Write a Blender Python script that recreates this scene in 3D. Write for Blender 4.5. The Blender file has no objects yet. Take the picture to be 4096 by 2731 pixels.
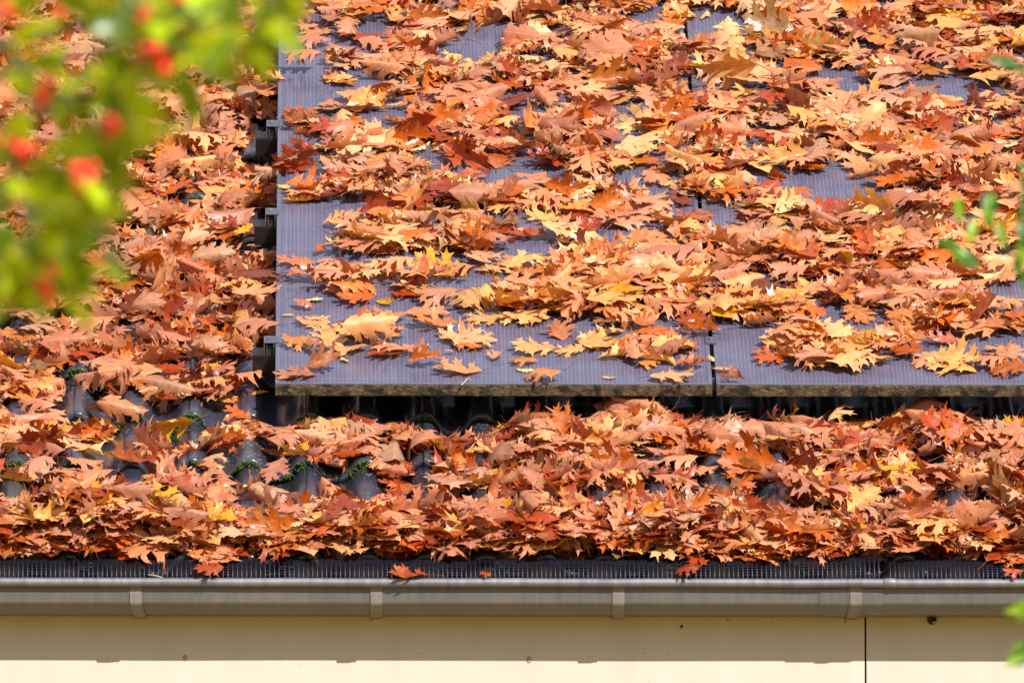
import bpy, bmesh, math, random
import numpy as np
from mathutils import Matrix, Vector
from mathutils.geometry import delaunay_2d_cdt

random.seed(7)
RNG = np.random.default_rng(11)
scene = bpy.context.scene
COL = scene.collection

# ------------------------------------------------------------------ camera
ALPHA = math.radians(26.0)               # roof pitch
CA, SA = math.cos(ALPHA), math.sin(ALPHA)
Z0 = 5.278                               # height of the lower panel corner
F_PX, IMG_W, IMG_H = 53041.24, 4096.0, 2731.0
PIT, YAW = 0.107415953, 0.0151848168
CAM = np.array([0.0945280537, -34.1990969, 1.70])
FWD = np.array([math.sin(YAW)*math.cos(PIT), math.cos(YAW)*math.cos(PIT), math.sin(PIT)])
RGT = np.array([math.cos(YAW), -math.sin(YAW), 0.0])
UPV = np.cross(RGT, FWD)

cam_data = bpy.data.cameras.new('camera')
cam = bpy.data.objects.new('camera', cam_data)
COL.objects.link(cam)
cam.matrix_world = Matrix((
    (RGT[0], UPV[0], -FWD[0], CAM[0]),
    (RGT[1], UPV[1], -FWD[1], CAM[1]),
    (RGT[2], UPV[2], -FWD[2], CAM[2]),
    (0, 0, 0, 1)))
cam_data.sensor_width = 36.0
cam_data.lens = F_PX / IMG_W * 36.0
cam_data.clip_start = 0.5
cam_data.clip_end = 3000.0
cam_data.dof.use_dof = True
cam_data.dof.focus_distance = 35.1
APERTURE = 0.032                          # lens opening in metres
cam_data.dof.aperture_fstop = cam_data.lens / 1000.0 / APERTURE
scene.camera = cam

# ------------------------------------------------------------------ world, sun, exposure
SUN_EL, SUN_AZ = math.radians(38.5), math.radians(150.0)   # azimuth clockwise from +Y
world = bpy.data.worlds.new('World')
scene.world = world
world.use_nodes = True
wt = world.node_tree
wt.nodes.clear()
wo = wt.nodes.new('ShaderNodeOutputWorld')
bg = wt.nodes.new('ShaderNodeBackground')
sky = wt.nodes.new('ShaderNodeTexSky')
sky.sky_type = 'NISHITA'
sky.sun_disc = False
sky.sun_elevation = SUN_EL
sky.sun_rotation = SUN_AZ
sky.air_density = 1.0
sky.dust_density = 1.5
tc = wt.nodes.new('ShaderNodeTexCoord')
mp = wt.nodes.new('ShaderNodeMapping')
mp.inputs['Scale'].default_value = (1.2, 1.2, 2.4)
cl = wt.nodes.new('ShaderNodeTexNoise')
cl.inputs['Scale'].default_value = 2.2
cl.inputs['Detail'].default_value = 6.0
cl.inputs['Roughness'].default_value = 0.55
cr = wt.nodes.new('ShaderNodeValToRGB')
cr.color_ramp.elements[0].position = 0.36
cr.color_ramp.elements[1].position = 0.60
cr.color_ramp.elements[0].color = (0.35, 0.35, 0.35, 1)
cr.color_ramp.elements[1].color = (0.95, 0.95, 0.95, 1)
mx = wt.nodes.new('ShaderNodeMixRGB')
mx.inputs['Color2'].default_value = (8.6, 8.4, 10.0, 1)    # sunlit cloud, in the sky texture's own units
wt.links.new(tc.outputs['Generated'], mp.inputs['Vector'])
wt.links.new(mp.outputs['Vector'], cl.inputs['Vector'])
wt.links.new(cl.outputs['Fac'], cr.inputs['Fac'])
wt.links.new(cr.outputs['Color'], mx.inputs['Fac'])
wt.links.new(sky.outputs['Color'], mx.inputs['Color1'])
wt.links.new(mx.outputs['Color'], bg.inputs['Color'])
wt.links.new(bg.outputs['Background'], wo.inputs['Surface'])
bg.inputs['Strength'].default_value = 0.062

sun_data = bpy.data.lights.new('sun', 'SUN')
sun_data.energy = 5.0
sun_data.angle = math.radians(0.55)
sun_data.color = (1.0, 0.955, 0.885)
sun = bpy.data.objects.new('sun', sun_data)
COL.objects.link(sun)
SUN_DIR = Vector((math.sin(SUN_AZ)*math.cos(SUN_EL), math.cos(SUN_AZ)*math.cos(SUN_EL), math.sin(SUN_EL)))
sun.rotation_euler = (-SUN_DIR).to_track_quat('-Z', 'Y').to_euler()
sun.location = (12, -30, 30)

vs = scene.view_settings
vs.view_transform = 'Standard'
vs.look = 'None'
vs.exposure = 0.66
vs.gamma = 1.0
vs.use_curve_mapping = False
scene.render.engine = 'CYCLES'
scene.cycles.max_bounces = 8
scene.cycles.transparent_max_bounces = 8

# ------------------------------------------------------------------ helpers
def PW(u, v, w):
    """roof coordinates (along eave, up the slope, off the panel plane) -> world"""
    return Vector((u, v*CA - w*SA, v*SA + w*CA + Z0))

def PWn(a):
    a = np.asarray(a, float)
    return np.stack([a[:, 0], a[:, 1]*CA - a[:, 2]*SA, a[:, 1]*SA + a[:, 2]*CA + Z0], 1)

def project(P):
    d = np.asarray(P, float) - CAM
    z = d @ FWD
    return np.stack([IMG_W/2 + F_PX*(d @ RGT)/z, IMG_H/2 - F_PX*(d @ UPV)/z, z], 1)

def roof_at(x, y, w=0.0):
    """roof point (u, v) at height w seen at photo pixel x, y"""
    d = FWD + (x - IMG_W/2)/F_PX*RGT - (y - IMG_H/2)/F_PX*UPV
    n = np.array([0, -SA, CA])
    o = np.array(PW(0, 0, w))
    t = ((o - CAM) @ n)/(d @ n)
    p = CAM + t*d
    q = p - np.array([0, 0, Z0])
    return q[0], q[1]*CA + q[2]*SA

def air_at(x, y, dist):
    return CAM + dist*(FWD + (x - IMG_W/2)/F_PX*RGT - (y - IMG_H/2)/F_PX*UPV)

ROOF_M = Matrix(((1, 0, 0, 0), (0, CA, -SA, 0), (0, SA, CA, Z0), (0, 0, 0, 1)))   # roof coords -> world

def tag(o, label=None, cat=None, group=None, kind=None):
    if label: o['label'] = label
    if cat: o['category'] = cat
    if group: o['group'] = group
    if kind: o['kind'] = kind
    return o

def empty(name, m=None):
    o = bpy.data.objects.new(name, None)
    o.empty_display_size = 0.1
    COL.objects.link(o)
    if m is not None: o.matrix_world = m
    return o

def link(name, me, parent=None):
    o = bpy.data.objects.new(name, me)
    COL.objects.link(o)
    if parent is not None: o.parent = parent
    return o

def obj(name, bm, mat, parent=None, smooth=False, matrix=None):
    me = bpy.data.meshes.new(name)
    bm.to_mesh(me)
    bm.free()
    if smooth:
        me.polygons.foreach_set('use_smooth', [True]*len(me.polygons))
    if mat: me.materials.append(mat)
    o = link(name, me, parent)
    if matrix is not None: o.matrix_world = matrix
    return o

def bx(bm, x0, x1, y0, y1, z0, z1, bev=0.0):
    vs_ = [bm.verts.new(p) for p in ((x0,y0,z0),(x1,y0,z0),(x1,y1,z0),(x0,y1,z0),(x0,y0,z1),(x1,y0,z1),(x1,y1,z1),(x0,y1,z1))]
    fs = [bm.faces.new([vs_[i] for i in f]) for f in ((0,3,2,1),(4,5,6,7),(0,1,5,4),(1,2,6,5),(2,3,7,6),(3,0,4,7))]
    if bev > 0:
        es = list({e for f in fs for e in f.edges})
        bmesh.ops.bevel(bm, geom=es, offset=bev, segments=2, affect='EDGES', profile=0.6)

def tube(bm, pts, r, n=6, cap=True):
    pts = [Vector(p) for p in pts]
    rs = [float(q) for q in (r if isinstance(r, (list, tuple)) else [r]*len(pts))]
    rings = []
    for i, p in enumerate(pts):
        t = (pts[min(i+1, len(pts)-1)] - pts[max(i-1, 0)]).normalized()
        a = t.cross(Vector((0, 0, 1)))
        if a.length < 1e-3: a = t.cross(Vector((0, 1, 0)))
        a.normalize()
        b = t.cross(a)
        rings.append([bm.verts.new(p + rs[i]*(math.cos(2*math.pi*k/n)*a + math.sin(2*math.pi*k/n)*b)) for k in range(n)])
    for A, B in zip(rings, rings[1:]):
        for k in range(n):
            bm.faces.new((A[k], A[(k+1) % n], B[(k+1) % n], B[k]))
    if cap:
        bm.faces.new(rings[0][::-1])
        bm.faces.new(rings[-1])

def extrude_profile(bm, prof, x0, x1, nx=1, closed=False):
    """profile points (y, z) swept along x"""
    rows = []
    for i in range(nx+1):
        x = x0 + (x1-x0)*i/nx
        rows.append([bm.verts.new((x, y, z)) for y, z in prof])
    m = len(prof)
    for A, B in zip(rows, rows[1:]):
        for k in range(m if closed else m-1):
            bm.faces.new((A[k], A[(k+1) % m], B[(k+1) % m], B[k]))
    if closed:
        bm.faces.new(rows[0][::-1])
        bm.faces.new(rows[-1])

# ------------------------------------------------------------------ materials
class N:
    def __init__(self, name):
        self.m = bpy.data.materials.new(name)
        self.m.use_nodes = True
        self.t = self.m.node_tree
        self.t.nodes.clear()
        self.out = self.t.nodes.new('ShaderNodeOutputMaterial')
    def n(self, typ, **kw):
        nd = self.t.nodes.new('ShaderNode'+typ)
        for k, v in kw.items():
            if k.startswith('_'): setattr(nd, k[1:], v)
            else:
                nd.inputs[k.replace('__', ' ')].default_value = v
        return nd
    def l(self, a, ao, b, bi):
        self.t.links.new(a.outputs[ao], b.inputs[bi])
        return b
    def math(self, op, a, b=None, clamp=False):
        nd = self.t.nodes.new('ShaderNodeMath')
        nd.operation = op
        nd.use_clamp = clamp
        for i, s in enumerate((a, b)):
            if s is None: continue
            if isinstance(s, (int, float)): nd.inputs[i].default_value = s
            else: self.t.links.new(s, nd.inputs[i])
        return nd.outputs[0]
    def mix(self, fac, a, b, blend='MIX'):
        nd = self.t.nodes.new('ShaderNodeMixRGB')
        nd.blend_type = blend
        for i, s in ((0, fac), (1, a), (2, b)):
            if isinstance(s, (int, float)): nd.inputs[i].default_value = s
            elif isinstance(s, tuple): nd.inputs[i].default_value = s if len(s) == 4 else s+(1,)
            else: self.t.links.new(s, nd.inputs[i])
        return nd.outputs[0]
    def ramp(self, fac, stops):
        nd = self.t.nodes.new('ShaderNodeValToRGB')
        cr_ = nd.color_ramp
        while len(cr_.elements) < len(stops): cr_.elements.new(0.5)
        for e, (p, c) in zip(cr_.elements, stops):
            e.position = p
            e.color = (c, c, c, 1) if isinstance(c, (int, float)) else c+(1,)
        self.t.links.new(fac, nd.inputs[0])
        return nd.outputs[0]
    def noise(self, vec, scale, detail=4, rough=0.55):
        nd = self.t.nodes.new('ShaderNodeTexNoise')
        nd.inputs['Scale'].default_value = scale
        nd.inputs['Detail'].default_value = detail
        nd.inputs['Roughness'].default_value = rough
        if vec is not None: self.t.links.new(vec, nd.inputs['Vector'])
        return nd.outputs[0]
    def bump(self, h, strength, dist):
        nd = self.t.nodes.new('ShaderNodeBump')
        nd.inputs['Strength'].default_value = strength
        nd.inputs['Distance'].default_value = dist
        self.t.links.new(h, nd.inputs['Height'])
        return nd.outputs[0]
    def bsdf(self, color, rough, spec=0.5, metal=0.0, normal=None):
        p = self.t.nodes.new('ShaderNodeBsdfPrincipled')
        for k, s in (('Base Color', color), ('Roughness', rough), ('Specular IOR Level', spec), ('Metallic', metal)):
            if isinstance(s, (int, float)): p.inputs[k].default_value = s
            elif isinstance(s, tuple): p.inputs[k].default_value = s+(1,)
            else: self.t.links.new(s, p.inputs[k])
        if normal is not None: self.t.links.new(normal, p.inputs['Normal'])
        return p
    def done(self, shader, out=0):
        self.t.links.new(shader.outputs[out], self.out.inputs['Surface'])
        return self.m

def simple(name, color, rough=0.5, spec=0.5, metal=0.0, var=0.15, scale=40.0):
    k = N(name)
    pos = k.n('NewGeometry').outputs['Position']
    nz = k.noise(pos, scale, 5)
    c = k.mix(k.ramp(nz, [(0.3, 0.0), (0.7, 1.0)]), tuple(x*(1-var) for x in color), tuple(min(1, x*(1+var)) for x in color))
    return k.done(k.bsdf(c, rough, spec, metal, k.bump(nz, 0.15, 0.002)))

def leaf_material():
    k = N('fallen leaf')
    tint = k.n('Attribute', _attribute_name='tint').outputs['Color']
    uvn = k.n('Attribute', _attribute_name='leafuv')
    sep = k.n('SeparateXYZ')
    k.t.links.new(uvn.outputs['Vector'], sep.inputs[0])
    x, y, s = sep.outputs[0], sep.outputs[1], sep.outputs[2]
    ax = k.math('ABSOLUTE', x)
    # veins: midrib and side veins running forward
    mid = k.math('SUBTRACT', 1.0, k.math('DIVIDE', ax, 0.011), True)
    ph = k.math('MULTIPLY', k.math('SUBTRACT', y, k.math('MULTIPLY', ax, 0.85)), 7.2)
    fr = k.math('ABSOLUTE', k.math('SUBTRACT', k.math('FRACT', ph), 0.5))
    side = k.math('SUBTRACT', 1.0, k.math('DIVIDE', fr, 0.055), True)
    vein = k.math('MAXIMUM', mid, k.math('MULTIPLY', side, 0.6))
    # per-leaf shifted coordinates
    comb = k.n('CombineXYZ')
    k.t.links.new(k.math('ADD', x, k.math('MULTIPLY', s, 17.0)), comb.inputs[0])
    k.t.links.new(y, comb.inputs[1])
    k.t.links.new(k.math('MULTIPLY', s, 9.0), comb.inputs[2])
    v = comb.outputs[0]
    mott = k.noise(v, 7.0, 5, 0.6)
    col = k.mix(k.ramp(mott, [(0.32, 0.0), (0.68, 1.0)]),
                k.mix(1.0, tint, (0.72, 0.62, 0.55), 'MULTIPLY'),
                k.mix(1.0, tint, (1.12, 1.16, 1.15), 'MULTIPLY'))
    # dry pale edges and blotches
    bl = k.ramp(k.noise(v, 2.6, 3, 0.5), [(0.58, 0.0), (0.72, 1.0)])
    col = k.mix(k.math('MULTIPLY', bl, 0.35), col, (0.52, 0.30, 0.12))
    # small dark specks
    vo = k.n('TexVoronoi', Scale=26.0)
    k.t.links.new(v, vo.inputs['Vector'])
    sp = k.ramp(vo.outputs['Distance'], [(0.07, 1.0), (0.14, 0.0)])
    gate = k.ramp(k.noise(v, 3.2, 2), [(0.5, 0.0), (0.6, 1.0)])
    col = k.mix(k.math('MULTIPLY', k.math('MULTIPLY', sp, gate), 0.75), col, (0.05, 0.02, 0.012))
    # underside is paler and duller, veins stand out on it
    back = k.n('NewGeometry').outputs['Backfacing']
    pale = k.mix(0.40, col, (0.60, 0.31, 0.18))
    front = k.mix(k.math('MULTIPLY', vein, 0.40), col, k.mix(1.0, col, (0.50, 0.38, 0.32), 'MULTIPLY'))
    under = k.mix(k.math('MULTIPLY', vein, 0.45), pale, (0.72, 0.50, 0.28))
    c = k.mix(back, front, under)
    h = k.math('ADD', k.math('MULTIPLY', vein, -0.5), k.math('MULTIPLY', k.noise(v, 15.0, 3), 0.8))
    nrm = k.bump(h, 0.35, 0.002)
    rough = k.math('ADD', k.math('ADD', k.math('ADD', 0.15, k.math('MULTIPLY', k.math('FRACT', k.math('MULTIPLY', s, 7.3)), 0.22)), k.math('MULTIPLY', mott, 0.20)), k.math('MULTIPLY', back, 0.14))
    p = k.bsdf(c, rough, 0.5, 0.0, nrm)
    tr = k.n('BsdfTranslucent')
    sat = k.n('HueSaturation', Saturation=1.3, Value=1.0)
    k.t.links.new(col, sat.inputs['Color'])
    k.t.links.new(sat.outputs[0], tr.inputs['Color'])
    ms = k.n('MixShader', Fac=0.24)
    k.t.links.new(p.outputs[0], ms.inputs[1])
    k.t.links.new(tr.outputs[0], ms.inputs[2])
    return k.done(ms)

def tile_material():
    k = N('dark concrete roof tile')
    pos = k.n('NewGeometry').outputs['Position']
    n1 = k.noise(pos, 9.0, 5)
    n2 = k.noise(pos, 160.0, 3)
    base = k.mix(k.ramp(n1, [(0.3, 0.0), (0.7, 1.0)]), (0.020, 0.022, 0.034), (0.045, 0.047, 0.072))
    # lichen: yellow-green and grey spots gathered in patches
    patch = k.ramp(k.noise(pos, 7.0, 3), [(0.50, 0.0), (0.64, 1.0)])
    vo = k.n('TexVoronoi', Scale=70.0)
    k.t.links.new(pos, vo.inputs['Vector'])
    wob = k.math('ADD', vo.outputs['Distance'], k.math('MULTIPLY', k.math('SUBTRACT', k.noise(pos, 220.0, 2), 0.5), 0.5))
    sp = k.math('MULTIPLY', k.ramp(wob, [(0.16, 1.0), (0.30, 0.0)]), patch)
    hue = k.mix(k.ramp(vo.outputs['Color'], [(0.35, 0.0), (0.65, 1.0)]), (0.24, 0.24, 0.04), (0.20, 0.23, 0.16))
    base = k.mix(k.math('MULTIPLY', sp, 0.85), base, hue)
    film = k.ramp(k.noise(pos, 4.0, 4), [(0.52, 0.0), (0.72, 0.5)])
    base = k.mix(film, base, (0.07, 0.085, 0.035))
    rough = k.math('ADD', 0.24, k.math('MULTIPLY', sp, 0.5))
    return k.done(k.bsdf(base, rough, 0.5, 0.0, k.bump(k.math('ADD', k.math('MULTIPLY', n2, .5), sp), 0.2, 0.002)))

def glass_material():
    """panel front: dark cells under dusty glass, thin silver wires printed at 10.6 mm, solder pads on them"""
    k = N('solar cell glass')
    tco = k.n('TexCoord').outputs['Object']
    sep = k.n('SeparateXYZ')
    k.t.links.new(tco, sep.inputs[0])
    x, y = sep.outputs[0], sep.outputs[1]
    px = k.math('MULTIPLY', x, 1/0.01062)
    fx = k.math('ABSOLUTE', k.math('SUBTRACT', k.math('FRACT', px), 0.5))
    wire = k.math('SUBTRACT', 1.0, k.math('DIVIDE', fx, 0.075), True)
    odd = k.math('GREATER_THAN', k.math('FRACT', k.math('MULTIPLY', k.math('FLOOR', px), 0.5)), 0.25)
    py = k.math('ADD', k.math('MULTIPLY', y, 1/0.092), k.math('MULTIPLY', odd, 0.07))
    fy = k.math('ABSOLUTE', k.math('SUBTRACT', k.math('FRACT', py), 0.5))
    padm = k.math('MULTIPLY', k.math('SUBTRACT', 1.0, k.math('DIVIDE', fx, 0.13), True),
                  k.math('LESS_THAN', fy, 0.05))
    ends = k.math('GREATER_THAN', fy, 0.485)
    wm = k.math('MAXIMUM', k.math('MULTIPLY', wire, 0.32), k.math('MULTIPLY', padm, 0.45))
    inx = k.math('LESS_THAN', k.math('ABSOLUTE', k.math('SUBTRACT', x, 0.567)), 0.545)
    wm = k.math('MULTIPLY', wm, inx)
    nz = k.noise(tco, 6.0, 5)
    streak = k.n('Mapping')
    streak.inputs['Scale'].default_value = (60, 3, 1)
    k.t.links.new(tco, streak.inputs['Vector'])
    st = k.noise(streak.outputs[0], 1.0, 4)
    base = k.mix(k.ramp(nz, [(0.3, 0.0), (0.7, 1.0)]), (0.064, 0.062, 0.102), (0.088, 0.085, 0.134))
    base = k.mix(k.math('MULTIPLY', ends, 0.25), base, (0.03, 0.028, 0.035))
    base = k.mix(k.math('MULTIPLY', k.ramp(st, [(0.45, 0.0), (0.75, 1.0)]), 0.20), base, (0.19, 0.185, 0.22))
    base = k.mix(k.math('MULTIPLY', wm, 0.62), base, (0.52, 0.50, 0.58))
    rough = k.math('ADD', 0.10, k.math('MULTIPLY', st, 0.14))
    p = k.bsdf(base, rough, 0.14, 0.0, k.bump(k.noise(tco, 3.0, 2), 0.05, 0.004))
    return k.done(p)

def frame_material():
    k = N('anodised panel frame')
    pos = k.n('NewGeometry').outputs['Position']
    nz = k.noise(pos, 30.0, 4)
    c = k.mix(nz, (0.085, 0.09, 0.13), (0.13, 0.137, 0.19))
    return k.done(k.bsdf(c, 0.42, 0.5, 0.25, k.bump(nz, 0.08, 0.001)))

def grime_material():
    """front face of the panel frame, crusted with dirt, algae and moss"""
    k = N('grimy frame front')
    pos = k.n('NewGeometry').outputs['Position']
    n1 = k.noise(pos, 26.0, 6, 0.65)
    n2 = k.noise(pos, 130.0, 5, 0.7)
    n3 = k.noise(pos, 60.0, 4, 0.6)
    c = k.mix(k.ramp(n2, [(0.35, 0.0), (0.65, 1.0)]), (0.052, 0.036, 0.016), (0.165, 0.125, 0.066))
    c = k.mix(k.ramp(n1, [(0.46, 0.0), (0.60, 1.0)]), c, (0.016, 0.013, 0.010))
    c = k.mix(k.math('MULTIPLY', k.ramp(n3, [(0.60, 0.0), (0.72, 1.0)]), 0.7), c, (0.08, 0.09, 0.02))
    return k.done(k.bsdf(c, 0.85, 0.3, 0.0, k.bump(k.math('ADD', n2, n1), 0.8, 0.004)))

def zinc_material(name, c0, c1, rough, metal):
    k = N(name)
    pos = k.n('NewGeometry').outputs['Position']
    mpn = k.n('Mapping')
    mpn.inputs['Scale'].default_value = (55, 9, 9)
    k.t.links.new(pos, mpn.inputs['Vector'])
    n1 = k.noise(mpn.outputs[0], 1.0, 6, 0.65)
    n2 = k.noise(pos, 5.0, 3)
    n3 = k.noise(pos, 70.0, 4, 0.6)
    f = k.math('ADD', k.math('MULTIPLY', n1, 0.6), k.math('MULTIPLY', n2, 0.4))
    c = k.mix(k.ramp(f, [(0.35, 0.0), (0.65, 1.0)]), c0, c1)
    c = k.mix(k.math('MULTIPLY', k.ramp(n3, [(0.62, 0.0), (0.75, 1.0)]), 0.35), c, (0.07, 0.06, 0.045))
    r = k.math('ADD', rough-0.08, k.math('MULTIPLY', n1, 0.2))
    return k.done(k.bsdf(c, r, 0.5, metal, k.bump(n2, 0.12, 0.01)))

def fascia_material():
    k = N('cream painted fascia')
    pos = k.n('NewGeometry').outputs['Position']
    mpn = k.n('Mapping')
    mpn.inputs['Scale'].default_value = (9, 3, 1.4)
    k.t.links.new(pos, mpn.inputs['Vector'])
    n1 = k.noise(mpn.outputs[0], 1.3, 5)
    n2 = k.noise(pos, 90.0, 3)
    c = k.mix(k.ramp(n1, [(0.3, 0.0), (0.7, 1.0)]), (0.415, 0.388, 0.335), (0.455, 0.43, 0.375))
    spk = k.ramp(k.noise(pos, 55.0, 2), [(0.74, 0.0), (0.79, 0.5)])
    c = k.mix(spk, c, (0.30, 0.22, 0.12))
    return k.done(k.bsdf(c, 0.55, 0.4, 0.0, k.bump(n2, 0.06, 0.001)))

def plant_leaf_material(name, c_dark, c_light, rough, trans):
    k = N(name)
    oi = k.n('ObjectInfo').outputs['Random']
    at = k.n('Attribute', _attribute_name='tint').outputs['Fac']
    f = k.ramp(k.math('FRACT', k.math('ADD', oi, at)), [(0.45, 0.0), (0.80, 1.0)])
    c = k.mix(f, c_dark, c_light)
    p = k.bsdf(c, rough, 0.5)
    tr = k.n('BsdfTranslucent')
    k.t.links.new(k.mix(0.6, c, tuple(min(1, a*2.2) for a in c_light)), tr.inputs['Color'])
    ms = k.n('MixShader', Fac=trans)
    k.t.links.new(p.outputs[0], ms.inputs[1])
    k.t.links.new(tr.outputs[0], ms.inputs[2])
    return k.done(ms)

M_LEAF = leaf_material()
M_TILE = tile_material()
M_GLASS = glass_material()
M_FRAME = frame_material()
M_GRIME = grime_material()
M_BEAD = zinc_material('weathered zinc bead', (0.105, 0.105, 0.128), (0.20, 0.20, 0.23), 0.45, 0.3)
M_ZINC = zinc_material('painted gutter', (0.072, 0.066, 0.058), (0.105, 0.097, 0.086), 0.30, 0.1)
M_BRKT = zinc_material('gutter bracket', (0.12, 0.112, 0.10), (0.165, 0.155, 0.14), 0.45, 0.1)
M_FASC = fascia_material()
M_BLACK = simple('black plastic', (0.008, 0.008, 0.010), 0.42, 0.5, 0, 0.2, 60)
M_MESH = simple('black guard mesh', (0.007, 0.007, 0.016), 0.40, 0.28, 0, 0.2, 40)
M_ALU = simple('clamp aluminium', (0.075, 0.078, 0.112), 0.45, 0.5, 0.2, 0.1, 60)
M_RUSTALU = simple('raw aluminium edge', (0.20, 0.165, 0.12), 0.45, 0.5, 0.4, 0.2, 80)
M_BOLT = simple('bolt steel', (0.24, 0.24, 0.28), 0.3, 0.5, 0.6, 0.1, 60)
M_DARK = simple('dark underlay', (0.012, 0.011, 0.012), 0.9, 0.2)
M_MOSS = simple('moss', (0.055, 0.105, 0.014), 0.95, 0.1, 0, 0.5, 140)
M_BARK = simple('bark', (0.10, 0.075, 0.05), 0.9, 0.2, 0, 0.3, 60)
M_TWIG = simple('grey twig', (0.30, 0.27, 0.22), 0.85, 0.2, 0, 0.3, 200)
M_SNAIL = simple('dark brown shell', (0.020, 0.010, 0.007), 0.55, 0.4, 0, 0.4, 120)
M_NAIL = simple('stained nail head', (0.30, 0.22, 0.11), 0.6, 0.3, 0, 0.3, 150)
M_SPECK = simple('dirt speck', (0.05, 0.035, 0.02), 0.9, 0.1)
M_GAP = simple('black joint and cavity shade', (0.004, 0.004, 0.004), 0.9, 0.1)
M_BOUNCE = simple('warm bounce ground', (0.30, 0.195, 0.03), 0.9, 0.1, 0, 0.5, 2.0)  # unseen ground given a warm colour to bounce light up at fascia and gutter
M_WALL = simple('house wall', (0.52, 0.45, 0.36), 0.85, 0.2, 0, 0.08, 3.0)
M_HOLLY = plant_leaf_material('holly leaf', (0.006, 0.075, 0.002), (0.46, 0.66, 0.008), 0.30, 0.42)
M_WILLOW = plant_leaf_material('narrow green leaf', (0.018, 0.10, 0.003), (0.20, 0.36, 0.008), 0.4, 0.35)
M_BERRY = simple('red berry', (0.76, 0.035, 0.012), 0.3, 0.5, 0, 0.4, 30)

# ------------------------------------------------------------------ ground
bm = bmesh.new()
R_ = 900
bm.faces.new([bm.verts.new(p) for p in ((-R_, -R_, 0), (R_, -R_, 0), (R_, R_, 0), (-R_, R_, 0))])
tag(obj('ground', bm, M_BOUNCE), kind='structure')

# ------------------------------------------------------------------ house: tiles, underlay, fascia, wall
TILE_W, GAUGE, TILE_H = 0.302, 0.3445, 0.047
TILE_TOP = -0.105                       # height of roll tops off the panel plane at a course front
V_FRONT0, U_JOINT0 = 0.057, 0.0811      # one known course front and joint
EAVE_V = V_FRONT0 - 3*GAUGE             # front of the lowest course

KN_T = np.array([0, .10, .18, .26, .34, .42, .50, .58, .67, .75, .83, .91, 1.0])
KN_Z = np.array([1, .985, .86, .50, .17, .03, 0, .02, .14, .40, .76, .965, 1.0])
_tt = np.linspace(0, 1, 241)
_zz = np.interp(_tt, KN_T, KN_Z)
_ker = np.ones(13)/13
_zz = np.convolve(np.concatenate([_zz[-25:-1], _zz, _zz[1:25]]), _ker, 'same')[24:24+241]
def roll(t):
    return np.interp(np.mod(t, 1.0), _tt, _zz)

def tile_surface(u, v):
    """top of the tiles, as height off the panel plane"""
    z = TILE_TOP - TILE_H + TILE_H*roll((u - U_JOINT0)/(TILE_W/2))
    fv = np.mod((v - V_FRONT0)/GAUGE, 1.0)
    return z - 0.020*fv

house = empty('house', Matrix.Translation((0.9, 0, 0)))
tag(house, 'house with dark tiled roof and cream fascia carrying the solar panels', 'house')

def child_world(o, parent, m=None):
    """parent keeping world placement"""
    o.parent = parent
    o.matrix_parent_inverse = parent.matrix_basis.inverted()
    if m is not None: o.matrix_basis = m
    return o

bm = bmesh.new()
NX, TH = 36, 0.021
L_T = GAUGE + 0.075
xs = np.linspace(-0.0008, TILE_W - 0.0008, NX+1)
ys = [0.0, 0.004, 0.012, 0.1, 0.2, L_T]
drop = [-0.005, -0.0012, 0.0, -0.02*0.1/GAUGE, -0.02*0.2/GAUGE, -0.02*L_T/GAUGE]
rows = []
for yv, dz in zip(ys, drop):
    row = []
    for xv in xs:
        lip = 0.0032 if xv < 0.030 else 0.0
        row.append(bm.verts.new((xv, yv, TILE_H*float(roll(xv/(TILE_W/2))) - TILE_H + dz + lip)))
    rows.append(row)
under = []
for yv, dz in ((0.001, -TH), (L_T, -0.02*L_T/GAUGE - TH)):
    under.append([bm.verts.new((xv, yv, TILE_H*float(roll(xv/(TILE_W/2))) - TILE_H + dz)) for xv in xs])
for A, B in zip(rows, rows[1:]):
    for i in range(NX): bm.faces.new((A[i], A[i+1], B[i+1], B[i]))
for i in range(NX):
    bm.faces.new((under[0][i], under[0][i+1], rows[0][i+1], rows[0][i]))
    bm.faces.new((under[0][i+1], under[0][i], under[1][i], under[1][i+1]))
    bm.faces.new((rows[-1][i], rows[-1][i+1], under[1][i+1], under[1][i]))
for i in (0, NX):
    bm.faces.new([rows[j][i] for j in range(len(ys))] + [under[1][i], under[0][i]])
tile_me = bpy.data.meshes.new('roof_tile')
bm.to_mesh(tile_me); bm.free()
tile_me.polygons.foreach_set('use_smooth', [True]*len(tile_me.polygons))
tile_me.materials.append(M_TILE)

for c in range(-3, 12):
    v0 = V_FRONT0 + c*GAUGE
    for kx in range(-5, 9):
        u0 = U_JOINT0 + kx*TILE_W
        if v0 > 0.25 and u0 > 0.35: continue            # under the panels, nothing of it shows
        jit = Matrix.Rotation(random.gauss(0, 0.0035), 4, 'Z') @ Matrix.Rotation(random.gauss(0, 0.003), 4, 'Y')
        m = ROOF_M @ Matrix.Translation((u0 + random.gauss(0, 0.0012), v0 + random.gauss(0, 0.003), TILE_TOP + random.gauss(0, 0.001))) @ jit
        o = link('roof_tile', tile_me)
        child_world(o, house, m)

bm = bmesh.new()
bx(bm, -3.2, 4.6, EAVE_V + 0.02, 6.4, -0.24, -0.19)
child_world(obj('roof_underlay', bm, M_DARK), house, ROOF_M)
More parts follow.
